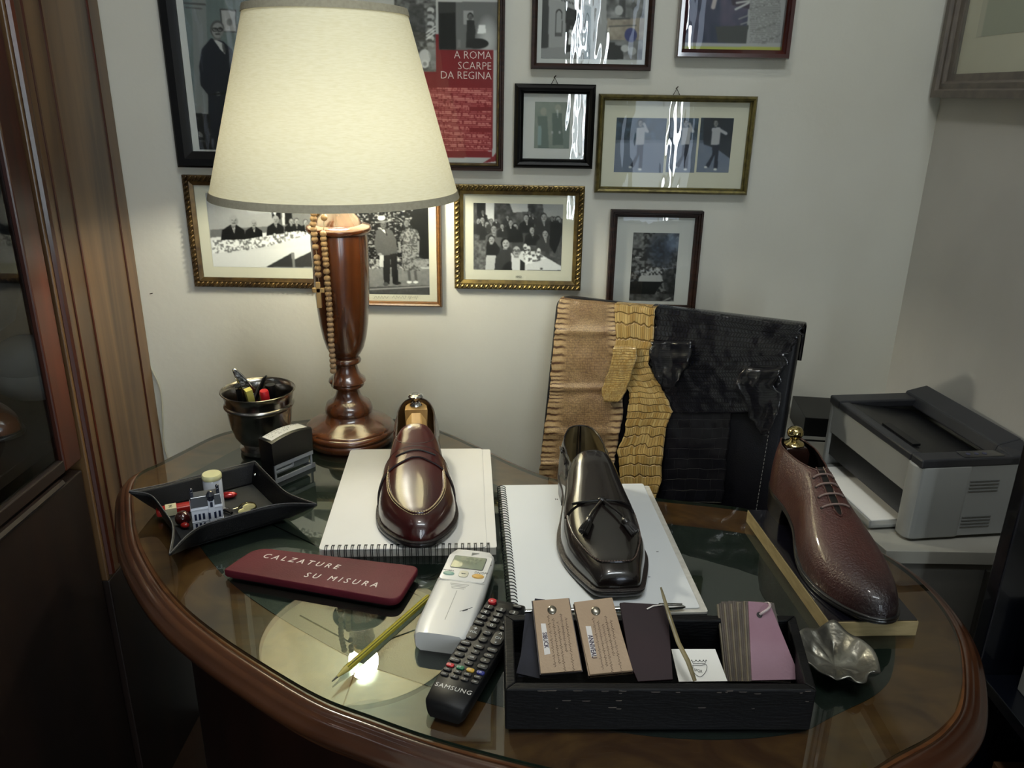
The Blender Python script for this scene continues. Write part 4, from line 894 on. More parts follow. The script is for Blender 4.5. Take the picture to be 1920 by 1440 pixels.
# --- brown oxford on its wooden block
bd = thing('display_block', 'black-topped wooden block with bare pale edges under the brown oxford', 'shoe block', (.396, .87, GZ), 0)
bp_ = [np.array(onz(u, v, .785)[:2]) for u, v in ((1402, 955), (1555, 1166), (1723, 1164), (1548, 955))]
M_PINE = mat('bare_pine_edge', '8C7C54', .55, col2='A29068', scale=14, stretch=(3, 3, 14), detail=5)
M_PINEG = mat('bare_pine_end', '8E8A72', .6, col2='9C967C', scale=18)
M_BTOP = mat('black_varnished_top', '0B0A10', .18, coat=.8, col2='100F16', scale=20)
mb = MB(); mb.prism([tuple(p) for p in bp_], GZ, .7835); mb.build('block_body', M_PINE, bd, world=True, smooth=False)
c_ = sum(bp_) / 4; mb = MB(); mb.prism([tuple(c_ + (p - c_) * .985) for p in bp_], .7835, .785); mb.build('varnished_top', M_BTOP, bd, world=True, smooth=False)
PL3 = ([0, .004, .015, .04, .09, .16, .27, .38, .48, .58, .66, .73, .80, .87, .925, .96, .983, .994, 1],
       [0, .0080, .0155, .0225, .0280, .0300, .0275, .0285, .0350, .0420, .0448, .0440, .0402, .0335, .0262, .0200, .0135, .0080, 0])
CR3 = ([0, .01, .03, .12, .25, .35, .45, .55, .66, .76, .85, .92, .96, .985, 1], [.100, .106, .110, .110, .104, .098, .086, .073, .061, .052, .045, .040, .035, .029, .018])
BS3 = ([0, .15, .3, .42, .55, .68, .8, .9, 1], [.034, .033, .029, .020, .010, .0065, .0068, .009, .013])
s3 = Shoe(.292, PL3, ([0, .3, .55, .75, .9, 1], [0, .001, .003, .0035, .003, .002]), CR3, BS3, .36, ([0, .3, .7, 1], [.36, .42, .40, .36]), 3)
shoe3 = thing('oxford_shoe', 'brown grained leather oxford with taupe laces standing on the block', 'shoe', (.3815, 1.012, .785), PI + .085)
# darker, more polished toe
_nt = M_BRN.node_tree; _b = _nt.nodes['Principled BSDF']; _src = _b.inputs['Base Color'].links[0].from_socket
_tc = _nt.nodes.new('ShaderNodeTexCoord'); _sx = _nt.nodes.new('ShaderNodeSeparateXYZ'); _nt.links.new(_tc.outputs['Object'], _sx.inputs[0])
_mr = _nt.nodes.new('ShaderNodeMapRange'); _mr.inputs['From Min'].default_value = .245; _mr.inputs['From Max'].default_value = .285; _nt.links.new(_sx.outputs['Y'], _mr.inputs['Value'])
_mx = _nt.nodes.new('ShaderNodeMix'); _mx.data_type = 'RGBA'; _mx.inputs[7].default_value = hexc('1A0E10'); _nt.links.new(_mr.outputs[0], _mx.inputs[0]); _nt.links.new(_src, _mx.inputs[6]); _nt.links.new(_mx.outputs[2], _b.inputs['Base Color'])
s3.upper('upper', M_BRN, shoe3); s3.lining(M_SOLE, shoe3); s3.sole(shoe3, M_SOLE, M_SOLE, M_SOLE, th=.0045, ex=.0028, heel_t=.25)
MB().tube(s3.rim(), .0011, 6, closed=True).build('topline_binding', M_BRN, shoe3)
# facing slit and laces
sq = lambda t: .052 * (1 - np.clip((t - .36) / .225, 0, 1) ** 2) ** .5
tt_ = np.linspace(.345, .585, 30)
MB().grid(np.array([s3.P(np.full(7, t), np.linspace(-1, 1, 7) * max(.004, float(sq(t))), .0006) for t in tt_])).build('tongue', M_SOLE, shoe3)
e1 = [s3.P(np.array(t), np.array(float(sq(t)) + .006), .0010) for t in tt_]; e2_ = [s3.P(np.array(t), np.array(-float(sq(t)) - .006), .0010) for t in tt_]
MB().tube(e1 + e2_[::-1], .0011, 6).build('facing_edge', M_BRN, shoe3)
M_EYE = mat('eyelet_dark', '120C0A', .5, col2='1A1210', scale=50)
for t in (.385, .43, .48, .53):
    pts = [s3.P(np.array(t + .004), np.array(q), .0006 + .0026 * (1 - (abs(q) / .21) ** 2)) for q in np.linspace(-.20, .20, 13)]
    MB().tube(pts, .00125, 7).build('lace', M_LACE, shoe3)
    for q in (-.205, .205): MB().sphere(s3.P(np.array(t + .004), np.array(q), .0004), (.002, .002, .001), 8, 5).build('eyelet', M_EYE, shoe3)
stitchrow(s3, [(.345, .26), (.45, .28), (.56, .20), (.60, 0), (.56, -.20), (.45, -.28), (.345, -.26)], shoe3, M_THREADD, off=.0004, r=.00035, name='facing_stitching')
s3.objname = shoe3.name
tr = shoetree(s3, '', 'dark polished shoe tree with brass ball knob inside the brown oxford', 0, 0, 0)
MB().loft([[(x, y, .05) for x, y in heel], [(x * 1.0, y + .0, .086) for x, y in heel], [(x * .8, .019 + (y - .019) * .8, .0935) for x, y in heel]]).build('heel_block', M_TREED, tr, bevel=.001)
MB().lathe([(.0130, 0), (.0138, .002), (.012, .0042), (.0075, .006), (.0055, .0085), (.0062, .0105), (.0092, .0125), (.0108, .016), (.0104, .0205), (.0075, .0245), (.003, .0262), (.0002, .0265)], 28, (0, .019, .0935)).build('knob', M_BRASS, tr)
MB().loft([[(x * .8, y + .055, z) for x, z in ((-.016, .056), (.016, .056), (.017, .072), (.008, .0785), (-.008, .0785), (-.017, .072))] for y in (0, .045)]).build('hinge_block', M_TREED, tr, bevel=.001)
# ------------------------------------------------------------------ pads and papers
def L2W(t, x, y, z): return tuple(wm(t) @ Vector((x, y, z)))
M_WIRE = mat('black_wire', '15151A', .35, metal=.6, col2='1E1E24', scale=50)
M_WIREG = mat('grey_wire', '50504E', .35, metal=.8, col2='606060', scale=50)
pad = thing('spiral_pad', 'thick white spiral drawing pad under the burgundy loafer', 'notepad', (-.1363, 1.0265, GZ), .06)
W_, H_ = .222, .298
MB().box(-W_ / 2, W_ / 2, -H_ / 2, H_ / 2, 0, .0105).build('page_block', M_PAPER2, pad, smooth=False)
MB().rbox(-W_ / 2 - .001, W_ / 2 - .012, -H_ / 2 - .001, H_ / 2 + .001, .0105, .0118, .006, rt=.0002).build('cover_sheet', M_PAPER, pad)
MB().rbox(-W_ / 2 + .01, W_ / 2 + .001, -H_ / 2, H_ / 2, .0095, .0106, .004, rt=.0002).build('cover_sheet', M_PAPER, pad)
for k in range(26):
    x = -W_ / 2 + .008 + k * (W_ - .018) / 25; mb = MB()
    for dx in (-.0012, .0012): mb.tube([(x + dx, -H_ / 2 + .008, .0119), (x + dx, -H_ / 2 + .003, .0142), (x + dx, -H_ / 2 - .0025, .012), (x + dx, -H_ / 2 - .003, .006), (x + dx, -H_ / 2 - .001, .0008)], .0005, 5)
    mb.box(x - .002, x + .002, -H_ / 2 + .0068, -H_ / 2 + .0095, .0117, .0121); mb.build('wire_loop', M_WIREG if k > 16 else M_WIRE, pad)
pad2 = thing('spiral_pad', 'flat white spiral notebook with black coil under the tassel loafer', 'notepad', (.1035, .9185, GZ), .063)
W_, H_ = .217, .313
MB().rbox(-W_ / 2, W_ / 2 + .006, -H_ / 2 - .002, H_ / 2 - .004, 0, .0032, .003, rt=.0003).build('page_block', M_PAPER2, pad2)
MB().rbox(-W_ / 2, W_ / 2 - .002, -H_ / 2 + .004, H_ / 2, .0032, .0048, .003, rt=.0003).build('cover_sheet', mat('paper_cool', 'D6DADC', .6, col2='DCDFE0', scale=5), pad2)
for k in range(44):
    y = -H_ / 2 + .008 + k * (H_ - .018) / 43
    MB().tube([(-W_ / 2 + .006 + .0062 * math.cos(a) - .005, y + .0018 * a / PI, .0042 + .0042 * math.sin(a)) for a in np.linspace(-.35, PI + .45, 10)], .00065, 5).build('wire_loop', M_WIRE, pad2)
M_INKD = mat('printed_dark', '2A2A2C', .7, col2='333336', scale=50)
text('N', .006, M_INKD, pad2, 'printed_letter', L2W(pad2, -.035, .112, .0049)[:0] or (-.032, .108, .0049), (0, 0, 0))
mk = MB()
for (x, y) in ((.063, -.015), (.066, -.03), (.058, -.033), (.06, -.09), (.083, -.034)): mk.box(x, x + .003, y, y + .0012, .00482, .0049)
mk.build('ink_mark', M_WIREG, pad2, smooth=False)
pn = thing('steel_pen', 'thin steel pen lying along the near edge of the right notebook', 'pen', tuple(onz(1130, 1143, GZ + .0092)), 0)
a = onz(965, 1148, GZ + .009); b = onz(1285, 1138, GZ + .009); ax = (b - a) / np.linalg.norm(b - a)
MB().tube([a, a + ax * .01, b - ax * .012, b - ax * .004, b], [.002, .0032, .0032, .0026, .001], 12).build('pen_body', M_CHROME, pn, world=True)
MB().tube([b - ax * .004 + [0, 0, .004], b - ax * .03 + [0, 0, .0055], b - ax * .032 + [0, 0, .003]], .0009, 6).build('clip', M_CHROME, pn, world=True)

# ------------------------------------------------------------------ name plate CALZATURE SU MISURA
M_PLATE = mat('burgundy_leatherette', '4A0F1A', .62, spec=.25, col2='561622', scale=12, bump=.15, bscale=500)
TP = GZ + .0125
C4 = [onz(u, v, TP)[:2] for u, v in ((418, 1068), (747, 1126), (787, 1062), (480, 1026))]
def roundpoly(P, rads, n=5):
    out = []
    m = len(P)
    for i in range(m):
        p = np.array(P[i]); a = np.array(P[i - 1]) - p; b = np.array(P[(i + 1) % m]) - p; r = rads[i]
        a = a / np.linalg.norm(a) * r; b = b / np.linalg.norm(b) * r
        for k in range(n + 1):
            t = k / n; out.append(tuple((p + a) * (1 - t) ** 2 + 2 * p * t * (1 - t) + (p + b) * t * t))
    return out
pc = sum(C4) / 4
plate = thing('name_plate', 'burgundy leather plaque lettered CALZATURE SU MISURA', 'sign', (pc[0], pc[1], GZ))
rp = roundpoly(C4, (.004, .014, .010, .018))
def sc_poly(P, k, z): c = np.mean(np.array(P), 0); return [tuple(c + (np.array(p) - c) * k) + (z,) for p in P]
MB().loft([sc_poly(rp, .985, GZ + .003), sc_poly(rp, 1, GZ + .005), sc_poly(rp, 1, TP - .0014), sc_poly(rp, .994, TP - .0004), sc_poly(rp, .984, TP), sc_poly(rp, .97, TP + .0001)]).build('plaque', M_PLATE, plate, world=True, ang=50)
MB().loft([sc_poly(rp, .93, GZ), sc_poly(rp, .93, GZ + .003)]).build('backing', M_BLACKP, plate, world=True)
ax = C4[1] - C4[0]; ang = math.atan2(ax[1], ax[0])
M_SILV = mat('silver_lettering', 'E4DAD2', .6, col2='DCD0C8', scale=60)
def flat_text(body, u, v, z, size, m, par, ang, name='lettering', align='LEFT', **k):
    p = onz(u, v, z); return text(body, size, m, par, name, (p[0], p[1], z), (0, 0, ang), align, world=True, **k)
flat_text('CALZATURE', 490, 1045, TP + .0002, .0135, M_SILV, plate, ang + .02, shear=.25, space=1.62, sx=.92)
flat_text('SU MISURA', 568, 1081, TP + .0002, .0135, M_SILV, plate, ang + .04, shear=.25, space=1.62, sx=.92)

# ------------------------------------------------------------------ air conditioner remote
def axes(p0, p1):
    d = np.array(p1) - np.array(p0); return math.atan2(d[1], d[0])
M_WPL = mat('white_plastic', 'D9D8D4', .35, coat=.15, col2='D2D1CC', scale=7)
acb = onz(823, 1192, .787); act = onz(886, 1040, .787); aL = float(np.linalg.norm(act - acb)) + .006; aang = math.atan2(act[1] - acb[1], act[0] - acb[0]) - PI / 2
ac = thing('air_conditioner_remote', 'white air conditioner remote control with small grey screen', 'remote control', (acb[0], acb[1], GZ), aang)
aw = .0585; AT = .0225
rg = []
for k, (y, wd) in enumerate(((0, .052), (.004, .057), (.02, .0605), (.09, .0605), (aL - .02, .0575), (aL - .005, .055), (aL, .048))):
    rg.append([(x * wd / .06, y, z) for x, z in ((-.024, 0), (.024, 0), (.029, .004), (.030, .014), (.0285, .020), (.025, AT), (.012, AT + .0006), (-.012, AT + .0006), (-.025, AT), (-.0285, .020), (-.030, .014), (-.029, .004))])
MB().loft(rg).build('casing', M_WPL, ac, ang=50)
z0 = AT + .0006
MB().rbox(-.0265, .0265, aL - .0665, aL - .012, z0 - .0008, z0 + .0004, .004, rt=.0003).build('upper_panel', mat('white_plastic_panel', 'DEDDD9', .3, coat=.3, col2='D8D7D3', scale=7), ac)
MB().rbox(-.0195, .0205, aL - .042, aL - .0155, z0, z0 + .0009, .002, rt=.0002).build('screen_frame', mat('dark_line', '4A4A48', .4, col2='50504E', scale=9), ac)
scn = MB().rbox(-.0188, .0198, aL - .0413, aL - .0162, z0 + .0005, z0 + .0011, .0015, rt=.0002).build('screen', mat('lcd_grey', '8C9480', .12, coat=.8, col2='868E7A', scale=9), ac)
lg = MB()
for k, (x, y) in enumerate(((-.002, .030), (.003, .030), (.008, .030), (-.004, .024), (.002, .0235), (.007, .0235), (.012, .0235))): lg.box(x, x + .003, aL - y, aL - y + .0045, z0 + .0011, z0 + .00113)
lg.build('digit', mat('lcd_digit', '707866', .3, col2='6C7462', scale=9), scn, smooth=False)
def oval(mb, cx, cy, rx, ry, z, h, n=20, M=None):
    return mb.loft([[(cx + rx * k * math.cos(2 * PI * i / n), cy + ry * k * math.sin(2 * PI * i / n), z + dz) for i in range(n)] for k, dz in ((1, 0), (1, h * .6), (.85, h), (.3, h * 1.1))], M=M)
oval(MB(), -.0175, aL - .055, .0068, .0035, z0, .0018).build('button', mat('pale_green_button', '8FAFA0', .4, col2='88A898', scale=9), ac)
b_ = MB().rbox(-.0055, .0055, aL - .060, aL - .047, z0, z0 + .0016, .004, rt=.0005).build('button', mat('ivory_button', 'CFCBB6', .4, col2='C9C5B0', scale=9), ac)
oval(MB(), .0175, aL - .055, .0072, .004, z0, .002).build('button', mat('orange_button', 'D2A85A', .4, col2='CBA050', scale=9), ac)
M_LG = mat('grey_print', '6A6C6A', .6, col2='727472', scale=9)
text('ON/OFF', .0055, M_LG, ac, 'lettering', (.0115, aL - .0488, z0 + .0005), (0, 0, 0), sx=.8)
text('POWERFUL', .003, M_LG, ac, 'lettering', (-.0255, aL - .0495, z0 + .0005), (0, 0, 0), sx=.85)
text('TEMP', .0022, M_LG, ac, 'lettering', (-.003, aL - .0545, z0 + .0018), (0, 0, 0))
lg = MB(); lg.prism([(.000, aL - .0115), (.0085, aL - .0055), (-.0005, aL - .0055)], z0 - .0003, z0 + .0004); lg.build('triangle_mark', M_LG, ac, smooth=False)
lg = MB()
for k in range(4): lg.box(-.011 + .0012 * k, .011 - .0012 * k, aL - .0735 - .0028 * k, aL - .0728 - .0028 * k, z0, z0 + .0002)
lg.box(-.0004, .0004, .025, aL - .086, z0 - .0001, z0 + .0001); lg.box(-.028, .028, aL - .0682, aL - .0677, z0 - .0004, z0 + .0001)
lg.build('grip_line', mat('soft_grey_line', 'A5A5A0', .6, col2='9F9F9A', scale=9), ac, smooth=False)
sc_ = MB().tube([(.012, .042, z0), (.024, .052, z0 - .0003)], .0003, 4).tube([(.015, .043, z0), (.02, .047, z0)], .0005, 4).tube([(.0235, aL - .030, z0), (.0275, aL - .0255, z0 - .0012)], .0005, 4); sc_.build('scratch', M_INKD, ac)

# ------------------------------------------------------------------ television remote
tvb = onz(833, 1322, .783); tvt = onz(950, 1130, .783); tL = float(np.linalg.norm(tvt - tvb)) + .004; tang = math.atan2(tvt[1] - tvb[1], tvt[0] - tvb[0]) - PI / 2
tv = thing('television_remote', 'long black television remote control with white numbers and coloured buttons', 'remote control', (tvb[0], tvb[1], GZ), tang)
TT = .0185; tw = .0455
rg = []
for y, wd, zt2 in ((-.001, .036, TT - .004), (.003, .0415, TT - .0008), (.02, .0440, TT), (.06, tw, TT), (tL - .01, tw, TT - .001), (tL - .002, .044, TT - .002), (tL, .040, TT - .004)):
    rg.append([(x * wd, y, z) for x, z in ((-.40, .0), (.40, .0), (.47, .004), (.5, zt2 - .005), (.485, zt2 - .0012), (.46, zt2), (-.46, zt2), (-.485, zt2 - .0012), (-.5, zt2 - .005), (-.47, .004))])
M_TV = mat('remote_black', '09090B', .5, spec=.3, col2='0C0C0E', scale=9); M_KEY = mat('rubber_key', '0B0B0D', .5, col2='101013', scale=60); M_KW = mat('key_print', 'D4D6D6', .6, col2='C8CACA', scale=60)
MB().loft(rg).build('casing', M_TV, tv, ang=50)
def key(x, y, wx_, wy_, m=None, lab=None, sz=.0045, h=.0014, r=None, name='button'):
    b = MB().rbox(x - wx_ / 2, x + wx_ / 2, y - wy_ / 2, y + wy_ / 2, TT - .0015, TT + h, r or min(wx_, wy_) * .4, rt=.0005).build(name, m or M_KEY, tv)
    if lab:
        o = text(lab, sz, M_KW, b, 'key_print', (x, y - sz * .36, TT + h + .0001), (0, 0, 0), 'CENTER', depth=.00008)
    return b
M_RED = mat('red_key', 'B0202A', .4, col2='A81C26', scale=9); M_GRN = mat('green_key', '1F6A48', .4, col2='1B6442', scale=9); M_YEL = mat('yellow_key', 'C09A3A', .4, col2='B89232', scale=9); M_BLU = mat('blue_key', '202A7A', .4, col2='1C2672', scale=9)
Y = lambda k: tL - k
key(-.0148, Y(.0105), .0095, .0085, M_RED, 'o', .005, .002, .004); key(.0145, Y(.009), .0105, .006, None, 'SOURCE', .0019)
for r_, row in enumerate((('1', '2', '3'), ('4', '5', '6'), ('7', '8', '9'))):
    for c, ch in enumerate(row): key(-.0148 + .0148 * c, Y(.0215 + .0098 * r_), .011, .0072, None, ch, .0068)
key(-.0148, Y(.0509), .011, .0068, None, 'TTX/MIX', .0019); key(0, Y(.0509), .011, .0072, None, '0', .0068); key(.0148, Y(.0509), .011, .0068, None, 'PRE-CH', .0019)
b_ = key(-.0140, Y(.0685), .0125, .0225, None, None); 
text('+', .009, M_KW, b_, 'key_print', (-.0140, Y(.0655), TT + .0015), (0, 0, 0), 'CENTER'); text('VOL', .0048, M_KW, b_, 'key_print', (-.0140, Y(.0703), TT + .0015), (0, 0, 0), 'CENTER'); text('-', .009, M_KW, b_, 'key_print', (-.0140, Y(.0800), TT + .0015), (0, 0, 0), 'CENTER')
b_ = key(.0140, Y(.0685), .0125, .0225, None, None); text('CH', .0052, M_KW, b_, 'key_print', (.0140, Y(.0705), TT + .0015), (0, 0, 0), 'CENTER')
text('^', .009, M_KW, b_, 'key_print', (.0140, Y(.0655), TT + .0015), (0, 0, 0), 'CENTER'); text('v', .006, M_KW, b_, 'key_print', (.0140, Y(.0780), TT + .0015), (0, 0, 0), 'CENTER')
key(0, Y(.0635), .0095, .0085, None, 'MUTE', .0022); key(0, Y(.0755), .0095, .0085, None, 'LIST', .0022)
for (x, y, l) in ((-.0150, .0870, 'MEDIA.P'), (0, .0880, 'MENU'), (.0150, .0880, 'GUIDE'), (-.0150, .0965, 'TOOLS'), (.0150, .0975, 'INFO'), (-.0150, .1150, 'RETURN'), (.0150, .1150, 'EXIT')): key(x, Y(y), .0112, .0066, None, l, .0021)
key(0, Y(.0970), .009, .0062, None, '^', .005); key(-.0140, Y(.1058), .0105, .0068, None, '<', .0045); key(.0140, Y(.1058), .0105, .0068, None, '>', .0045); key(0, Y(.1060), .0100, .0082, None, 'OK', .0032); key(0, Y(.1148), .009, .0062, None, 'v', .004)
for c, (m_, l) in enumerate(((M_RED, 'A'), (M_GRN, 'B'), (M_YEL, 'C'), (M_BLU, 'D'))): key(-.0162 + .0108 * c, Y(.1238), .0082, .0050, m_, l, .003)
for r_ in range(2):
    for c in range(4): key(-.0162 + .0108 * c, Y(.1308 + .0072 * r_), .0082, .0046, None, ('<<', '||', 'o', '>>')[c] if r_ else ('E-M', 'PIX', 'AD', 'SUB')[c], .0019 if not r_ else .0026)
text('SAMSUNG', .0078, mat('silver_print', 'B4B4B6', .35, metal=.3, col2='AAAAAC', scale=50), tv, 'lettering', (0, Y(.1555), TT + .0001), (0, 0, 0), 'CENTER', space=1.1)

# ------------------------------------------------------------------ pencil
ptip = onz(622, 1278, GZ + .0035); pend = onz(803, 1119, GZ + .004); pd = (pend - ptip) / np.linalg.norm(pend - ptip); PL_ = float(np.linalg.norm(pend - ptip))
pc_ = thing('pencil', 'yellow green striped hexagonal pencil lying on the glass', 'pencil', tuple(ptip), axes(ptip, pend))
M_PENY = mat('pencil_yellow', 'A69A34', .35, coat=.3, col2='B0A43E', scale=9); M_PENK = mat('pencil_dark_stripe', '3A3A1A', .4, col2='44441E', scale=9)
X_ = Euler((0, PI / 2, 0)).to_matrix().to_4x4()
MB().lathe([(.0037, .022), (.0037, PL_)], 6, M=X_).build('barrel', [M_PENY], pc_, smooth=False)
st_ = MB()
for k in range(6):
    a_ = 2 * PI * k / 6
    if k % 2 == 0: st_.tube([(.0225, .00365 * math.cos(a_), .00365 * math.sin(a_)), (PL_ - .0003, .00365 * math.cos(a_), .00365 * math.sin(a_))], .00035, 5)
st_.build('stripe', M_PENK, pc_); text('HB2', .004, M_PENK, pc_, 'lettering', (.03, -.0015, .0033), (0, 0, 0))
MB().lathe([(.0037, .0222), (.0036, .021), (.0011, .008)], 12, M=X_).build('sharpened_wood', mat('pencil_cone', 'A89A50', .5, col2='B2A45A', scale=40), pc_)
MB().lathe([(.0011, .008), (.0008, .001), (.0002, 0)], 10, M=X_).build('lead', mat('graphite', '4C4A40', .35, metal=.3, col2='54524A', scale=40), pc_)

# ------------------------------------------------------------------ pen cup
cup = thing('pen_cup', 'round tarnished silver metal cup holding pens beside the lamp', 'pen cup', (-.404, 1.190, GZ))
kz = .870 - GZ
prof = [(.001, 0), (.034, 0), (.0355, .002), (.036, .008), (.030, .011), (.031, .014), (.036, .019), (.0425, .030), (.0475, .048), (.0505, kz - .030), (.0515, kz - .027), (.054, kz - .0255), (.0548, kz - .0235), (.054, kz - .0215), (.0518, kz - .020), (.0525, kz - .012), (.0545, kz - .004), (.0575, kz - .001), (.0582, kz + .0006), (.0572, kz + .0014), (.0545, kz + .0002), (.0515, kz - .006), (.0495, kz - .020), (.0485, kz - .03), (.046, .048), (.040, .03), (.03, .018), (.001, .016)]
MB().lathe(prof, 56).build('cup_body', mat('tarnished_silver', 'A6A29C', .2, metal=1, col2='76706A', scale=30, bump=.08, bscale=80), cup, ang=60)
def stick(name, label, cat, a, b, rads, m, n=12, parts=(), group=None):
    a = np.array(a); b = np.array(b); t = thing(name, label, cat, tuple(a), 0, group); q = Vector(b - a).to_track_quat('Z', 'Y').to_matrix().to_4x4(); Ln = float(np.linalg.norm(b - a))
    MB().lathe([(max(r, .0004), f * Ln) for f, r in rads], n, M=q).build('barrel', m, t)
    for (pn_, f0, f1, r0, r1, mm) in parts: MB().lathe([(r0, f0 * Ln), (r1, f1 * Ln)], n, M=q).build(pn_, mm, t)
    return t
z_in = GZ + .022
stick('ballpoint_pen', 'black pen with open round end at the left of the cup', 'pen', (-.425, 1.185, z_in), (-.427, 1.167, .885), ((0, .003), (.1, .0045), (.97, .0048), (.97, .0056), (1, .0056)), M_BLACKP, parts=(('cap_ring', .955, .975, .0059, .0059, M_CHROME),))
stick('marker_pen', 'yellow square-topped highlighter standing in the cup', 'marker', (-.405, 1.185, z_in), (-.4085, 1.158, .882), ((0, .005), (.15, .0065), (1, .0072), (1, .0066)), mat('highlighter_yellow', 'C2B860', .4, col2='BAB058', scale=9), n=4)
stick('marker_pen', 'red capped marker standing in the cup', 'marker', (-.385, 1.180, z_in), (-.3855, 1.162, .879), ((0, .005), (.55, .0065), (.56, .0072), (.97, .0072), (1, .006)), mat('red_cap', 'B01820', .35, coat=.3, col2='A61620', scale=9))
fb = stick('ballpoint_pen', 'black pen with curved pointed end rising at the back of the cup', 'pen', (-.385, 1.20, z_in), (-.387, 1.20, .875), ((0, .005), (1, .008)), M_BLACKP)
hb = [ony(u, v, 1.195) for u, v in ((478, 752), (484, 736), (490, 722), (497, 708), (500, 706))]
MB().tube(spline(hb, 5), [.008] * 5 + [.0075] * 5 + [.0062] * 5 + [.004] * 5 + [.003], 10, flat=.5).build('curved_clip', M_BLACKP, fb, world=True)
op = thing('letter_opener', 'ornate silver oval handle leaning out of the cup to the left', 'letter opener', tuple(ony(476, 745, 1.192)), 0)
a, b = ony(474, 742, 1.192), ony(438, 692, 1.185); d = (b - a); Ln = float(np.linalg.norm(d)); d /= Ln; nrm = -FWD; sd = np.cross(d, nrm); sd /= np.linalg.norm(sd)
def oring(k0, k1, w):
    return [a + d * Ln * (0.5 - 0.5 * math.cos(2 * PI * i / 36)) * (k1 - k0) + d * Ln * k0 + sd * w * math.sin(2 * PI * i / 36) * (1 - .45 * (0.5 - 0.5 * math.cos(2 * PI * i / 36))) for i in range(36)]
MB().tube(oring(0, 1, .0085), .0014, 8, closed=True).build('handle_rim', M_CHROME, op, world=True)
f_ = MB().slab(oring(.03, .97, .0078), nrm, .0012); f_.build('handle_plate', mat('engraved_silver', 'A8A8A8', .3, metal=1, col2='3C3C3C', scale=220, bump=.6, bscale=300), op, world=True, smooth=False)
MB().tube([a + d * .004, a - d * .006, ony(490, 770, 1.192)], [.0035, .004, .002], 8).build('blade', M_CHROME, op, world=True)

# ------------------------------------------------------------------ self-inking stamp
st = thing('self_inking_stamp', 'black self-inking rubber stamp with printed white label on top', 'rubber stamp', (-.3395, 1.1035, GZ), .94)
sx_, sy_ = .037, .0145
M_SGREY = mat('stamp_grey', '8F9193', .4, col2='87898B', scale=9)
MB().box(-sx_ + .002, sx_ + .004, -sy_ + .001, -sy_ + .004, 0, .0075).box(-sx_ + .002, sx_ + .004, sy_ - .004, sy_ - .001, 0, .0075).box(-sx_ + .002, -sx_ + .005, -sy_, sy_, 0, .03).box(sx_ - .002, sx_ + .003, -sy_ + .001, sy_ - .001, 0, .0075).box(sx_ - .004, sx_ - .001, -sy_ + .001, -sy_ + .004, 0, .035).box(sx_ - .004, sx_ - .001, sy_ - .004, sy_ - .001, 0, .035).box(-sx_ + .003, sx_, -sy_ - .0006, -sy_ + .003, .024, .031).box(-sx_ + .003, -.002, -sy_ - .0003, -sy_ + .004, .0165, .0205).box(-.003, -.0005, -sy_ - .0003, -sy_ + .004, .0175, .026).build('base_frame', M_SGREY, st, bevel=.0006, smooth=False)
MB().box(-.03, .03, -.012, .012, .013, .03).build('ink_carriage', mat('stamp_clear', '5A5E5C', .3, col2='646866', scale=30), st, smooth=False)
rings = []
for y in (-sy_ - .001, -sy_ + .002, sy_ - .002, sy_ + .001):
    k = 0.0 if abs(y) < sy_ else .0015
    top = [(x * (1 - k * 12), y, .0655 - k + .0075 * math.cos(x / sx_ * PI / 2.6)) for x in np.linspace(-sx_ - .001, sx_ + .001, 13)]
    rings.append([(-sx_ - .001 + k, y, .031)] + [(a_[0], a_[1], a_[2]) for a_ in top] + [(sx_ + .001 - k, y, .031)])
MB().loft(rings).box(-sx_ - .001, -sx_ + .002, -sy_ + .002, sy_ - .002, .006, .034).build('cap', M_BLACKP, st, ang=35)
lab = MB().grid(np.array([[(x, y, .0657 + .0075 * math.cos(x / sx_ * PI / 2.6)) for x in np.linspace(-sx_ + .004, sx_ - .004, 13)] for y in (-sy_ + .004, sy_ - .003)])).build('paper_label', M_PAPER, st)
for r_ in range(4):
    tx = ['CALZATURE SU MISURA', 'via del corso', 'tel. 06 678', 'Roma'][r_]
    for ci, ch in enumerate(tx):
        x = -sx_ + .008 + ci * .0030
        if ch == ' ' or x > sx_ - .007: continue
        sl_ = -.0075 * math.sin(x / sx_ * PI / 2.6) * PI / 2.6 / sx_
        text(ch, .0034, M_INKD, lab, 'label_print', (x, .0072 - .0055 * r_, .0659 + .0075 * math.cos(x / sx_ * PI / 2.6)), (0, -math.atan(sl_), 0), depth=.00005) if r_ < 3 else None
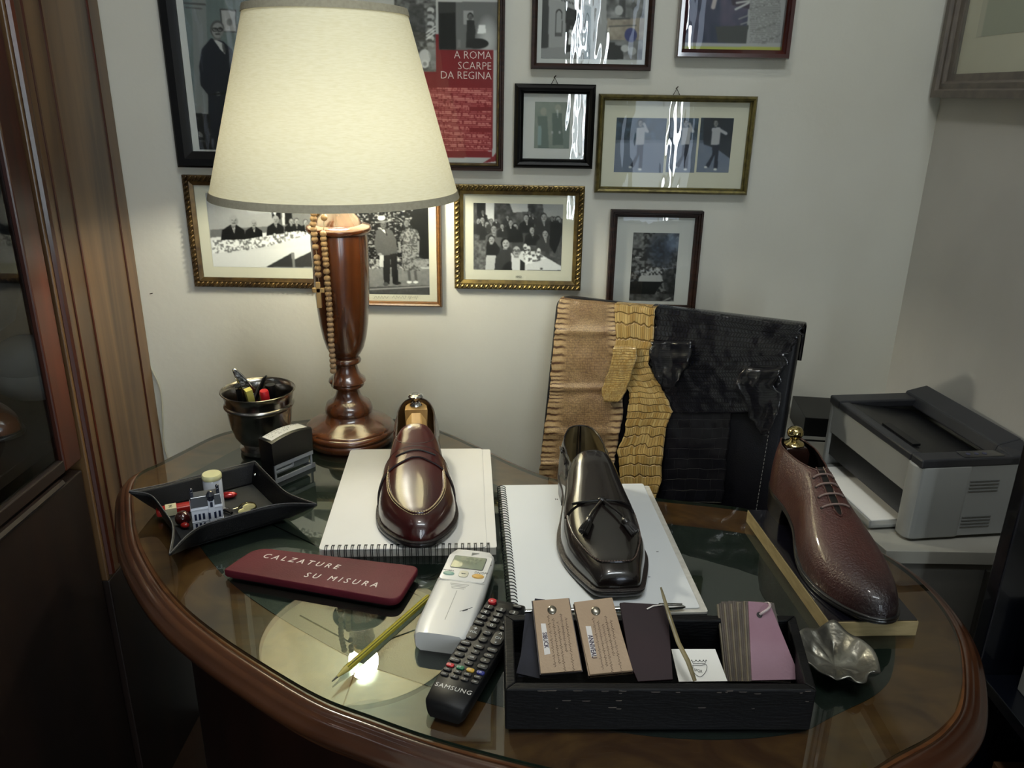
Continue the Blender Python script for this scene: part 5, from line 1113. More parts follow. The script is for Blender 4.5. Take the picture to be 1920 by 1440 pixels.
# ------------------------------------------------------------------ leather valet tray and its contents
TRZ = .802
cor = dict(L=onz(242, 922, TRZ), F=onz(318, 1040, TRZ), R=onz(593, 946, TRZ), B=onz(478, 866, TRZ))
fl = dict(L=onz(296, 955, GZ + .002), F=onz(348, 1026, GZ + .002), R=onz(538, 970, GZ + .002), B=onz(474, 908, GZ + .002))
cc = sum(fl.values()) / 4
TRS = .797; sqr = dict(L=onz(277, 917, TRS), F=onz(336, 997, TRS), R=onz(547, 937, TRS), B=onz(478, 866, TRS))
tray = thing('valet_tray', 'black leather valet tray with pinched corners and pale stitched rim', 'tray', (cc[0], cc[1], GZ))
k4 = ['L', 'F', 'R', 'B']; rimp = []; base = []
def pinch(k):   # corner folded out to a beak
    c = cor[k]; f = fl[k]; return c + 0, f
walls = MB(); inner = MB(); stitch = MB()
for i in range(4):
    a, b = k4[i], k4[(i + 1) % 4]; ca, cb, fa, fb_ = cor[a], cor[b], fl[a], fl[b]
    G = []; N = 22
    for j in range(9):
        f = j / 8; row = []
        for k in range(N + 1):
            s_ = 0.5 - 0.5 * math.cos(PI * k / N); lo = fa + (fb_ - fa) * s_; hi = sqr[a] + (sqr[b] - sqr[a]) * s_
            ea = math.exp(-(s_ / .085) ** 1.3); eb = math.exp(-((1 - s_) / .085) ** 1.3)
            hi2 = hi + (ca - sqr[a]) * ea + (cb - sqr[b]) * eb
            p = lo * (1 - f) + hi2 * f; p[2] = GZ + .002 + (hi2[2] - GZ - .002) * f ** 1.1
            row.append(p)
        G.append(row)
    walls.grid(np.array(G)); rim_ = [g for g in G[-1]]
    stitch.tube([p + [0, 0, .0012] for p in rim_], .0008, 5)
walls.build('side_wall', M_BLACKL, tray, world=True, weld=1e-5, solid=.003)
MB().prism([tuple(fl[k][:2]) for k in k4], GZ, GZ + .003).build('floor_panel', mat('tray_suede', '16181A', .8, col2='1E2022', scale=60), tray, world=True, smooth=False)
stitch.build('rim_stitching', mat('grey_stitch', '4E4E50', .6, col2='3A3A3C', scale=300), tray, world=True)
q = fl['B'] * .25 + cor['B'] * .75 + np.array([.004, -.012, -.006]); MB().sphere(q, .0025, 10, 6).build('snap_stud', M_CHROME, tray, world=True)

FZ = GZ + .0035
# delft style miniature house
hp = onz(392, 990, FZ); house = thing('miniature_house', 'small white ceramic house with dark roof and chimneys in the tray', 'ornament', (hp[0], hp[1], FZ), .42)
M_CER = mat('white_glaze', 'C9CDD6', .2, coat=.8, col2='C2C6D0', scale=20); M_ROOF = mat('dark_glaze', '1E222C', .15, coat=1, col2='2A2E3A', scale=30); M_WINB = mat('blue_window_glaze', '20263A', .2, coat=.6, col2='2A3048', scale=30)
hw, hd, hh = .019, .015, .040
MB().box(-hw, hw, -hd, hd, 0, hh).box(-hw - .0007, hw + .0007, -hd - .0007, hd + .0007, hh - .004, hh - .0015).box(-hw - .0005, hw + .0005, -hd - .0005, hd + .0005, hh * .48, hh * .51).box(-hw - .0006, hw + .0006, -hd - .0006, hd + .0006, 0, .003).box(.002, .010, -hd - .002, -hd + .001, 0, hh + .009).build('house_body', M_CER, house, bevel=.0004, smooth=False)
MB().loft([[(-hw, -hd, hh), (hw, -hd, hh), (hw, hd, hh), (-hw, hd, hh)], [(-hw * .95, -hd * .55, hh + .012), (hw * .95, -hd * .55, hh + .012), (hw * .95, hd * .55, hh + .012), (-hw * .95, hd * .55, hh + .012)]]).build('roof', M_ROOF, house, smooth=False, bevel=.0005)
MB().lathe([(.0045, 0), (.0045, .004), (.0055, .007), (.003, .012), (.0005, .013)], 12, (.006, -hd + .001, hh + .008)).build('dormer_dome', M_ROOF, house)
for x in (-hw + .003, hw - .003): MB().box(x - .002, x + .002, -.004, .004, hh + .006, hh + .018).sphere((x, 0, hh + .0195), .0026, 8, 6).build('chimney', M_ROOF, house, bevel=.0004)
for z in (.009, .0225):
    for x in (-.0145, -.0095, -.0045, .0025, .0095, .0150): MB().box(x - .0014, x + .0014, -hd - (.0023 if .001 < x < .0115 else .0004), -hd + .001, z, z + .0085).build('window', M_WINB, house, smooth=False)
    for y in (-.009, -.002, .005): MB().box(-hw - .0004, -hw + .001, y - .0014, y + .0014, z, z + .0085).build('window', M_WINB, house, smooth=False)
    for y in (-.008, 0.0): MB().box(hw - .001, hw + .0004, y - .0012, y + .0012, z, z + .0085).build('window', M_WINB, house, smooth=False)
MB().box(.0045, .0078, -hd - .0025, -hd, hh - .001, hh + .006).build('window', M_WINB, house, smooth=False)
# white tube with cream cap behind the house
b_ = onz(405, 958, FZ); lt = thing('plastic_pot', 'small white cylinder with round cream cap behind the miniature house', 'container', (b_[0], b_[1], FZ))
MB().lathe([(.0125, 0), (.0125, .050), (.0118, .051)], 28).build('container_body', M_CER, lt); MB().lathe([(.0128, .0505), (.0132, .052), (.0132, .0555), (.0120, .0575), (.0005, .0582)], 28).build('cap', mat('cream_cap', 'D6D2A0', .3, coat=.4, col2='CECA98', scale=9), lt)
# red lighter
b_ = onz(338, 960, FZ); li = thing('cigarette_lighter', 'red lighter with pale label lying left of the miniature house', 'lighter', (b_[0], b_[1], FZ + .006), .45)
M_REDP = mat('red_plastic', 'A01A14', .3, coat=.5, col2='8E1610', scale=9)
MB().rbox(-.030, .020, -.0075, .0075, -.005, .005, .004).build('lighter_body', M_REDP, li); MB().box(-.018, -.004, -.0078, .0078, -.0052, .0054).build('label', mat('cream_label', 'C8C2A0', .5, col2='BEB896', scale=90), li, smooth=False)
text('Z', .008, M_INKD, li, 'lettering', (-.014, -.003, .0056)); MB().rbox(.020, .030, -.006, .006, -.0045, .0045, .003).build('metal_head', M_PEWTER, li)
b_ = onz(345, 985, FZ); gb = thing('glass_marble', 'dark red glass ball lying in front of the lighter', 'glass ball', (b_[0], b_[1], FZ))
MB().sphere((0, 0, .0105), .0105, 22, 14).build('ball', mat('ruby_glass', '2A0A08', .08, coat=1, col2='3A0E0A', scale=40), gb); MB().sphere((.006, -.010, .006), (.006, .004, .004), 12, 8).build('red_drop', M_REDP, gb)
b_ = onz(428, 934, FZ); rs_ = thing('wrapped_sweet', 'glittering red wrapped sweet lying right of the miniature house', 'sweet', (b_[0], b_[1], FZ), .25)
MB().sphere((0, 0, .005), (.013, .0065, .005), 14, 8).build('wrapper', mat('red_glitter', '9A1018', .15, metal=.4, coat=1, col2='E05058', scale=600, mixlo=.55, mixhi=.7), rs_)
b_ = onz(462, 958, FZ); kr = thing('key_ring', 'pale gold ring with two round tags lying in the tray', 'key ring', (b_[0], b_[1], FZ), 0)
MB().tube([(.012 * math.cos(a_), .012 * math.sin(a_) + .004, .003 + .0015 * math.sin(a_)) for a_ in np.linspace(0, 2 * PI, 30)[:-1]], .0009, 6, closed=True).build('ring', M_BRASS, kr)
for (x, y) in ((.000, -.007), (.002, .006)): MB().lathe([(.0005, 0), (.0082, 0), (.0086, .0008), (.0082, .0016), (.0068, .0012), (.0005, .0013)], 24, (x, y, .0025)).build('round_tag', mat('pale_gold_tag', 'CFCBA0', .3, metal=.7, col2='C5C196', scale=30), kr)
MB().tube(spline([(-.012, .006, .002), (-.02, .0, .002), (-.03, .004, .002), (-.035, -.004, .002), (-.028, -.01, .002)], 6), .0007, 5).build('chain', M_CHROME, kr)
MB().tube([(-.030, -.004, .003), (-.022, -.008, .004), (-.016, -.012, .003)], .0022, 8).build('dark_fob', M_BLACKP, kr)

# ------------------------------------------------------------------ rosary hanging from the lamp
ros = thing('rosary', 'wooden bead rosary with small cross hanging down the left of the lamp', 'rosary', tuple(ony(600, 380, 1.20)), 0)
M_BEAD = mat('rosewood_bead', '7A6248', .6, col2='8E7356', scale=60, bump=.3, bscale=300)
YB1 = 1.193
def polyline_pts(pts, step):
    P = [np.array(p, float) for p in pts]; d = [0]
    for a_, b2 in zip(P[:-1], P[1:]): d.append(d[-1] + float(np.linalg.norm(b2 - a_)))
    return lambda s_: np.array([np.interp(s_, d, [p[i] for p in P]) for i in range(len(P[0]))]), d[-1]
bead_me = None
def beads(uv, y, ks, r=.0053):
    global bead_me
    f, Lt = polyline_pts(uv, 1)
    for s_ in ks:
        u, v = f(s_ * Lt); c = ony(u, v, y) - np.array(ros.location)
        if bead_me is None:
            o = MB().sphere((0, 0, 0), (r, r, r * .92), 12, 8).build('bead', M_BEAD, ros); bead_me = o.data
        else: o = bpy.data.objects.new('bead', bead_me); COL.objects.link(o); o.parent = ros
        o.location = Vector(c)
l1 = [(590, 376), (588, 400), (587, 420), (590, 450), (594, 480), (597, 515)]
beads(l1, YB1, [i / 139 for i in (4, 14, 24, 34, 44, 54, 63, 73, 87, 107, 117, 127)] + [1.0 - .001])
l2 = [(606, 374), (606, 384), (608, 410), (606, 440), (610, 480), (614, 530), (618, 580), (621, 640), (624, 680), (625, 705)]
tot = 330.0; ks = [6, 16, 34]; x = 64
while x < 332: ks.append(x); x += 9.6 if not 118 < x < 142 else 13
beads(l2, YB1, [k / tot for k in ks if k / tot <= 1.0])
cd = MB(); cd.tube([ony(u, v, YB1) for u, v in l1 + [(598, 535)]], .0005, 5); cd.tube([ony(u, v, YB1) for u, v in l2 + [(624, 725), (622, 742)]], .0005, 5); cd.tube([ony(u, v, YB1) for u, v in ((590, 377), (598, 368), (606, 375))], .0006, 5); cd.build('cord', mat('pale_cord', 'B5AE98', .8, col2='A8A18C', scale=200), ros, world=True)
c0 = ony(598, 553, YB1); MB().box(-.0035, .0035, -.003, .003, -.020, .020).box(-.0095, .0095, -.003, .003, .004, .011).build('cross', mat('pale_olive_wood', '9A7E56', .5, col2='A88C62', scale=40, stretch=(1, 1, .2)), ros, bevel=.0008).location = Vector(c0 - np.array(ros.location))

# ------------------------------------------------------------------ black wooden sample tray at the front right
bx = thing('sample_box', 'long worn black wooden box holding leather swatches at the desk front', 'box', (.145, .645, GZ))
BT = .8125
bo = [np.array(p) for p in ((-.001, .586), (.283, .592), (.300, .704), (-.004, .697))]; bi_ = []
cbx = sum(bo) / 4
def inset(P, d):
    m = len(P); out = []
    for i in range(m):
        a_, b2, c2 = P[i - 1], P[i], P[(i + 1) % m]; n1 = np.array([-(b2 - a_)[1], (b2 - a_)[0]]); n2 = np.array([-(c2 - b2)[1], (c2 - b2)[0]]); n1 = n1 / np.linalg.norm(n1); n2 = n2 / np.linalg.norm(n2)
        out.append(b2 + (n1 + n2) * d / (1 + n1 @ n2))
    return out
bi_ = inset(bo, .0095)
def wall_seg(i, name):
    j = (i + 1) % 4; P = [bo[i], bo[j], bi_[j], bi_[i]]; MB().prism([tuple(p) for p in P], GZ, BT).build(name, M_BLACKW, bx, world=True, bevel=.0015, smooth=False)
wall_seg(0, 'front_board'); wall_seg(1, 'end_board'); wall_seg(2, 'back_board'); wall_seg(3, 'end_board')
MB().prism([tuple(p) for p in bi_], GZ + .0005, GZ + .006).build('bottom_board', M_BLACKW, bx, world=True, smooth=False)
# pale worn chips on the front edge
ch = MB(); r2 = random.Random(5)
for k in range(26):
    f = r2.random(); p = bo[0] * (1 - f) + bo[1] * f; w_ = r2.uniform(.002, .009); z = BT - r2.choice((.0006, .0006, .002, .012, .02)) - r2.random() * .002
    d_ = (bo[1] - bo[0]) / np.linalg.norm(bo[1] - bo[0]); nn = np.array([d_[1], -d_[0]])
    ch.slab([(*(p + nn * .0003), z), (*(p + nn * .0003 + d_ * w_), z + .0002), (*(p + nn * .0003 + d_ * w_ * .9), z - .0007), (*(p + nn * .0003 + d_ * .001), z - .0006)], (*nn, 0), .0003)
ch.build('worn_chip', mat('bare_wood_chip', '4A4440', .7, col2='5C544E', scale=60), bx, world=True, smooth=False)
PY0 = np.array([0, .600, .790]); PN = np.array([0, -.52, .86]); PN /= np.linalg.norm(PN)   # leaning plane: front bottom to back top
def sw(name, label, cat, px, m, th=.002, off=0.0, group=None, pn=None, part='leather_leaf', lift=None, nsub=0):
    n_ = PN if pn is None else np.array(pn) / np.linalg.norm(pn)
    P = [onpl(u, v, PY0 + n_ * off, n_) for u, v in px]; c = sum(P) / len(P); t = thing(name, label, cat, tuple(c)); 
    MB().slab(P, n_, th).build(part, m, t, world=True, smooth=False, bevel=.0004); return t, P, n_
M_TANL = mat('natural_veg_leather', '9C8266', .6, col2='A58C70', scale=12, bump=.15, bscale=400); M_NAVY = mat('dark_navy_suede', '15151F', .8, col2='1C1C28', scale=80, sheen=.2); M_MAROON = mat('maroon_leather', '1C080C', .55, spec=.25, col2='240B10', scale=9)
M_STUD = mat('nickel_stud', 'A09A8E', .3, metal=1, col2='8E887C', scale=100); M_STICK = mat('paper_sticker', 'D8D2CC', .7, col2='D0CAC4', scale=9); M_HAND = mat('faded_ink', '5C4A44', .8, col2='6A564E', scale=60)
nv = thing('leather_swatch', 'dark navy suede swatches stacked at the left end of the box', 'leather swatch', (.03, .64, .785))
for k, px in enumerate((((1003, 1122), (1022, 1124), (1012, 1272), (968, 1262)), ((985, 1150), (1010, 1150), (1050, 1272), (972, 1268)))):
    n_ = PN; P = [onpl(u, v, PY0 - n_ * (.003 + .003 * k), n_) for u, v in px]; MB().slab(P, n_, .002).build('leather_leaf', M_NAVY, nv, world=True, smooth=False)
def booklet(label, px, layers, stickpx, word, studpx, jit):
    t, P, n_ = sw('swatch_booklet', label, 'swatch booklet', px, M_TANL, .0014, .010, 'tan swatch booklets')
    c = sum(P) / 4; r3 = random.Random(jit)
    for k in range(layers):
        Q = [p - n_ * (.0018 + .0016 * k) + np.array([r3.uniform(-.0012, .0012), 0, 0]) + (p - c) * .012 for p in P]
        MB().slab(Q, n_, .0012).build('leather_leaf', [M_MAROON, M_DARKL, M_TANL][(k + jit) % 3] if k < layers - 1 else M_NAVY, t, world=True, smooth=False)
    a_ = onpl(*studpx, PY0 + n_ * .010, n_); q_ = Vector(n_).to_track_quat('Z', 'Y').to_matrix().to_4x4()
    MB().lathe([(.0046, 0), (.0044, .001), (.0032, .0019), (.0005, .0022)], 20, M=Matrix.Translation(a_) @ q_).build('stud', M_STUD, t, world=True)
    S = [onpl(u, v, PY0 + n_ * .0102, n_) for u, v in stickpx]; MB().slab(S, n_, .0003).build('sticker', M_STICK, t, world=True, smooth=False)
    # words run down the card
    dn = (S[2] + S[3] - S[0] - S[1]); dn /= np.linalg.norm(dn); acx = -np.cross(dn, n_); yv = np.cross(n_, dn)
    R = Matrix(((dn[0], yv[0], n_[0], 0), (dn[1], yv[1], n_[1], 0), (dn[2], yv[2], n_[2], 0), (0, 0, 0, 1)))
    base = S[0] * .72 + S[3] * .28 + (S[1] - S[0]) * .0 ; wS = np.linalg.norm(S[1] - S[0]); cpos = (S[0] + S[1]) / 2 + dn * .009 - yv * (wS * .40) + n_ * .0003
    text(word, wS * 1.3, M_HAND2, t, 'lettering', cpos, R, depth=.00005, world=True, sx=float(np.linalg.norm(S[3] - S[0])) * (.62 if len(word) < 7 else .84) / (wS * .90 * len(word)), thin=-.00008)
    hm = MB()
    for r_ in range(5):
        o0 = (S[0] + S[1]) / 2 + yv * (wS * .5 + .0035 + .0042 * r_) + dn * (-.008 + .004 * (r_ % 3)) + n_ * .0002; ln_ = (.052, .046, .05, .04, .055)[r_]; pts = []
        for i in range(60):
            if vnoise(np.array([i / 5.0]), np.array([r_ * 3.0]), jit)[0] > .72 and len(pts) > 3: hm.tube(pts, .00016, 3); pts = []
            pts.append(o0 + dn * ln_ * i / 60 + yv * (.0011 * math.sin(i * 2.1 + r_) * (1 + .5 * math.sin(i * .7))))
        if len(pts) > 2: hm.tube(pts, .00016, 3)
    hm.build('handwriting', M_HAND, t, world=True)
    return t
M_DARKL = mat('dark_brown_leaf', '2A1A12', .5, col2='34221A', scale=9); M_HAND2 = mat('violet_ink', '2C1A34', .8, col2='34223C', scale=60)
booklet('tan swatch booklet with stud and label SIBUCK, left one in the box', [(999, 1126), (1066, 1121), (1091, 1257), (1014, 1263)], 2, [(1014, 1169), (1023, 1169), (1032, 1226), (1021, 1228)], 'SIBUCK', (1035, 1144), 1)
booklet('tan swatch booklet with stud and label ANNIVEAU, right one in the box', [(1076, 1129), (1146, 1120), (1187, 1257), (1106, 1265)], 5, [(1098, 1174), (1108, 1174), (1119, 1230), (1109, 1232)], 'ANNIVEAU', (1117, 1146), 2)
t_, P_, n_ = sw('swatch_booklet', 'dark maroon leather swatch booklet with white stitched corner in the box', 'swatch booklet', [(1162, 1130), (1170, 1129), (1240, 1133), (1252, 1140), (1262, 1274), (1196, 1278), (1180, 1240)], M_MAROON, .004, .005)
MB().tube([onpl(u, v, PY0 + n_ * .0062, n_) for u, v in ((1213, 1142), (1225, 1136), (1242, 1134))], .0007, 5).build('white_thread', M_STICK, t_, world=True)
cardp = [(1259, 1217), (1341, 1217), (1364, 1277), (1273, 1278)]; zc_ = GZ + .012
card_n = np.array([0, -.35, .94]); card_n /= np.linalg.norm(card_n); cp0 = np.array([.19, .603, .785])
cd_ = thing('business_card', 'white card printed with a crowned crest lying in the box', 'card', (.19, .64, .79)); P = [onpl(u, v, cp0, card_n) for u, v in cardp]; MB().slab(P, card_n, .0008).build('card_sheet', M_PAPER, cd_, world=True, smooth=False)
def oncard(u, v): return onpl(u, v, cp0 + card_n * .0003, card_n)
cr_ = MB(); cr_.tube([oncard(u, v) for u, v in spline([(1299, 1247), (1300, 1258), (1305, 1265), (1313, 1269), (1320, 1264), (1325, 1255), (1324, 1246), (1312, 1248), (1299, 1247)], 4)], .00025, 4)
cr_.tube([oncard(u, v) for u, v in [(1300, 1244), (1297, 1239), (1302, 1241), (1305, 1238), (1309, 1241), (1312, 1238), (1316, 1241), (1319, 1238), (1321, 1241), (1324, 1239), (1322, 1244), (1300, 1244)]], .00025, 4)
for u in (1297, 1305, 1312, 1319, 1324): cr_.sphere(oncard(u, 1238), .0006, 6, 4)
cr_.build('crest_mark', M_INKD, cd_, world=True)
ux = (P[1] - P[0]) / np.linalg.norm(P[1] - P[0]); uy = np.cross(card_n, ux); R = Matrix(((ux[0], uy[0], card_n[0], 0), (ux[1], uy[1], card_n[1], 0), (ux[2], uy[2], card_n[2], 0), (0, 0, 0, 1)))
text('SPQR', .0042, M_INKD, cd_, 'lettering', oncard(1301, 1258), R @ Euler((0, 0, -.25)).to_matrix().to_4x4(), depth=.00003, world=True, sx=.8)
# bone folder / thin stick
bs = thing('bone_folder', 'thin tapered horn stick leaning out of the box over the card', 'bone folder', tuple(onpl(1270, 1190, PY0 + PN * .012, PN)))
pp = [onpl(u, v, PY0 + PN * o_, PN) for u, v, o_ in ((1239, 1101, .026), (1244, 1118, .022), (1256, 1158, .018), (1272, 1205, .016), (1290, 1240, .012), (1303, 1277, .008))]
MB().tube(pp, [.0010, .0018, .0024, .0026, .0028, .0022], 8, flat=.5).build('stick', mat('horn', '6A5F42', .4, coat=.3, col2='8A7C56', scale=30), bs, world=True)
# ring of swatches with pink top leaf: leaves stand on edge, fanned
rsx = thing('swatch_ring', 'fan of grey-brown leather swatches strung behind a pink one in the box', 'swatch booklet', tuple(onpl(1420, 1200, PY0, PN)))
M_PINK = mat('pink_leather', '85606C', .65, col2='947480', scale=9, bump=.2, bscale=300); M_GRYL = mat('grey_brown_leaf', '4A423C', .75, col2='5C524A', scale=60, sheen=.1); M_TAUP = mat('taupe_leaf_edge', '6E6452', .75, col2='7C7260', scale=60)
fn = np.array([.10, -.62, .78]); fn /= np.linalg.norm(fn); fp0 = PY0 + np.array([0, 0, .012])
top = [onpl(u, v, fp0, fn) for u, v in ((1403, 1127), (1437, 1130), (1446, 1137), (1502, 1274), (1410, 1276))]
o = MB().slab(top, fn, .0016).build('leather_leaf', M_PINK, rsx, world=True, smooth=False, bevel=.0004); o['label'] = 'pink leather leaf'
nl = 14
for k in range(nl):
    f = (k + 1) / nl; u0 = 1403 - 58 * f; u1 = 1410 - 50 * f
    back = -.0022 * (k + 1); vv = 1128 + (r2.random() - .5) * 6 + 2 * f
    Pn = [onpl(u0, vv, fp0 + fn * (back + .001), fn), onpl(u0 + 5.5, vv, fp0 + fn * (back - .004), fn), onpl(u1 + 5.5, 1277, fp0 + fn * (back - .004), fn), onpl(u1, 1277, fp0 + fn * (back + .001), fn)]
    # each leaf is a thin board seen nearly edge-on: extend it to the right behind the pink leaf
    a_, b2 = Pn[0], Pn[3]; deep = np.array([.030, .004, -.004])
    Q = [a_, a_ + deep, b2 + deep * 1.4, b2]; nn = np.cross(Q[1] - Q[0], Q[3] - Q[0]); nn /= np.linalg.norm(nn); nn = nn if nn @ fn > 0 else -nn
    MB().slab(Q, nn, .0022).build('leather_leaf', (M_GRYL, M_TAUP, M_GRYL)[k % 3], rsx, world=True, smooth=False)
MB().tube(spline([onpl(u, v, fp0 + fn * h_, fn) for u, v, h_ in ((1425, 1152, .001), (1431, 1148, .004), (1440, 1142, .005), (1444, 1136, .002), (1441, 1131, -.004), (1432, 1132, -.006))], 5), .0013, 6).build('string', mat('white_string', 'B8A8A8', .8, col2='AE9E9E', scale=200), rsx, world=True)
hc = onpl(1424, 1153, fp0 + fn * .0002, fn); MB().lathe([(.003, 0), (.003, .0003)], 16, M=Matrix.Translation(hc) @ Vector(fn).to_track_quat('Z', 'Y').to_matrix().to_4x4()).build('hole', M_EYE, rsx, world=True)

# ------------------------------------------------------------------ pewter leaf dish
AZ = .785
outl = [(1497, 1192), (1512, 1184), (1530, 1184), (1548, 1172), (1562, 1171), (1580, 1181), (1600, 1198), (1622, 1212), (1640, 1230), (1650, 1262), (1640, 1268), (1628, 1268), (1622, 1284), (1606, 1286), (1592, 1276), (1575, 1276), (1562, 1280), (1540, 1268), (1522, 1252), (1508, 1242), (1498, 1222), (1494, 1206)]
oa = np.array([onz(u, v, AZ - .004)[:2] for u, v in outl]); oc = oa.mean(0); dish = thing('leaf_dish', 'dark pewter dish shaped like a crinkled leaf beside the sample box', 'dish', (oc[0], oc[1], GZ))
sp = np.array(spline([tuple(p) + (0,) for p in oa], 4, True))[:, :2]; M_ = len(sp); R_ = 14; G = []
for k in range(R_ + 1):
    f = k / R_; row = []
    for i in range(M_ + 1):
        p = oc + (sp[i % M_] - oc) * f; a_ = 2 * PI * i / M_
        z = GZ + .003 + .006 * f + .010 * f ** 2.2 + .0014 * math.sin(a_ * 7) * f ** 2 + .0008 * math.sin(a_ * 11 + 1) * f ** 2 + .003 * math.exp(-((f - .45) / .16) ** 2) * (math.sin(a_ * 5 + .6) ** 2 - .3)
        z -= .0035 * sum(math.exp(-((p[0] - oc[0] - .024 * math.cos(b_)) ** 2 + (p[1] - oc[1] - .024 * math.sin(b_)) ** 2) / .0075 ** 2) for b_ in (0.2, 1.2, 2.3, 3.3, 4.3, 5.3)); z = max(z, GZ + .002)
        row.append((p[0], p[1], z))
    G.append(row)
MB().grid(np.array(G)).build('dish_body', mat('pewter_patina', '9A988E', .32, metal=.85, col2='6A6860', scale=35, bump=.5, bscale=90), dish, world=True, weld=1e-6, solid=.0016)
MB().lathe([(.014, 0), (.016, .0022)], 20).build('foot', M_PEWTER, dish)
# ------------------------------------------------------------------ chair behind the desk, hung with reptile skins
CA = np.array([.078, 1.385, .985]); CB = np.array([.445, 1.195, .990]); ux = CB - CA; CW = np.linalg.norm(ux); ux /= CW
nh = np.array([ux[1], -ux[0], 0]); nh /= np.linalg.norm(nh); nh = nh if nh[1] < 0 else -nh      # toward the photographer
dn = np.array([nh[0] * .16, nh[1] * .16, -1.0]); dn /= np.linalg.norm(dn); cn = np.cross(ux, dn); cn /= np.linalg.norm(cn); cn = cn if cn @ nh > 0 else -cn
base_c = (CA + CB) / 2 + nh * .26
chair = thing('office_chair', 'black leather office chair between desk and wall with reptile skins over it', 'chair', (base_c[0], base_c[1], 0), math.atan2(ux[1], ux[0]))
R = Matrix(((ux[0], -dn[0], cn[0], CA[0]), (ux[1], -dn[1], cn[1], CA[1]), (ux[2], -dn[2], cn[2], CA[2]), (0, 0, 0, 1)))   # local: x along, y up, z toward viewer
CH = .33
M_CHL = mat('chair_black_leather', '08080D', .45, spec=.35, col2='0C0C13', scale=12, bump=.2, bscale=500)
mb = MB().rbox(-.004, CW, -CH, .000, -.034, -.001, .022, n=4, rt=.008, M=R); mb.build('backrest', M_CHL, chair, world=True)
M_STI = mat('white_stitch', '9A9A94', .7, col2='8C8C88', scale=50)
stt = MB()
for x in (.004, CW - .022):
    k = .012
    while k < CH - .01: stt.tube([tuple(R @ Vector((x, -k, .0003))), tuple(R @ Vector((x, -k - .004, .0003)))], .0004, 4); k += .0065
for y in (-.118, -.124): stt.tube([tuple(R @ Vector((-.003, y, .0003))), tuple(R @ Vector((.012, y, .0003)))], .0004, 4)
stt.build('white_stitching', M_STI, chair, world=True)
S = wm(chair)
MB().rbox(-.17, .17, -.14, .20, .44, .50, .05, rt=.02).build('seat', M_CHL, chair); MB().tube([(-.0, .24, .47), (0, .33, .50), (0, .315, .68)], .016, 10).build('back_bracket', M_BLACKP, chair)
MB().lathe([(.028, .10), (.028, .28), (.02, .28), (.02, .44)], 20).build('column', M_BLACKP, chair)
for k in range(5):
    a_ = 2 * PI * k / 5 + .3; MB().tube([(0, 0, .11), (.12 * math.cos(a_), .12 * math.sin(a_), .085), (.17 * math.cos(a_), .17 * math.sin(a_), .06)], [.022, .016, .013], 8).build('leg', M_BLACKP, chair)
    MB().sphere((.17 * math.cos(a_), .17 * math.sin(a_), .026), (.026, .026, .026), 12, 8).build('castor', M_BLACKP, chair)

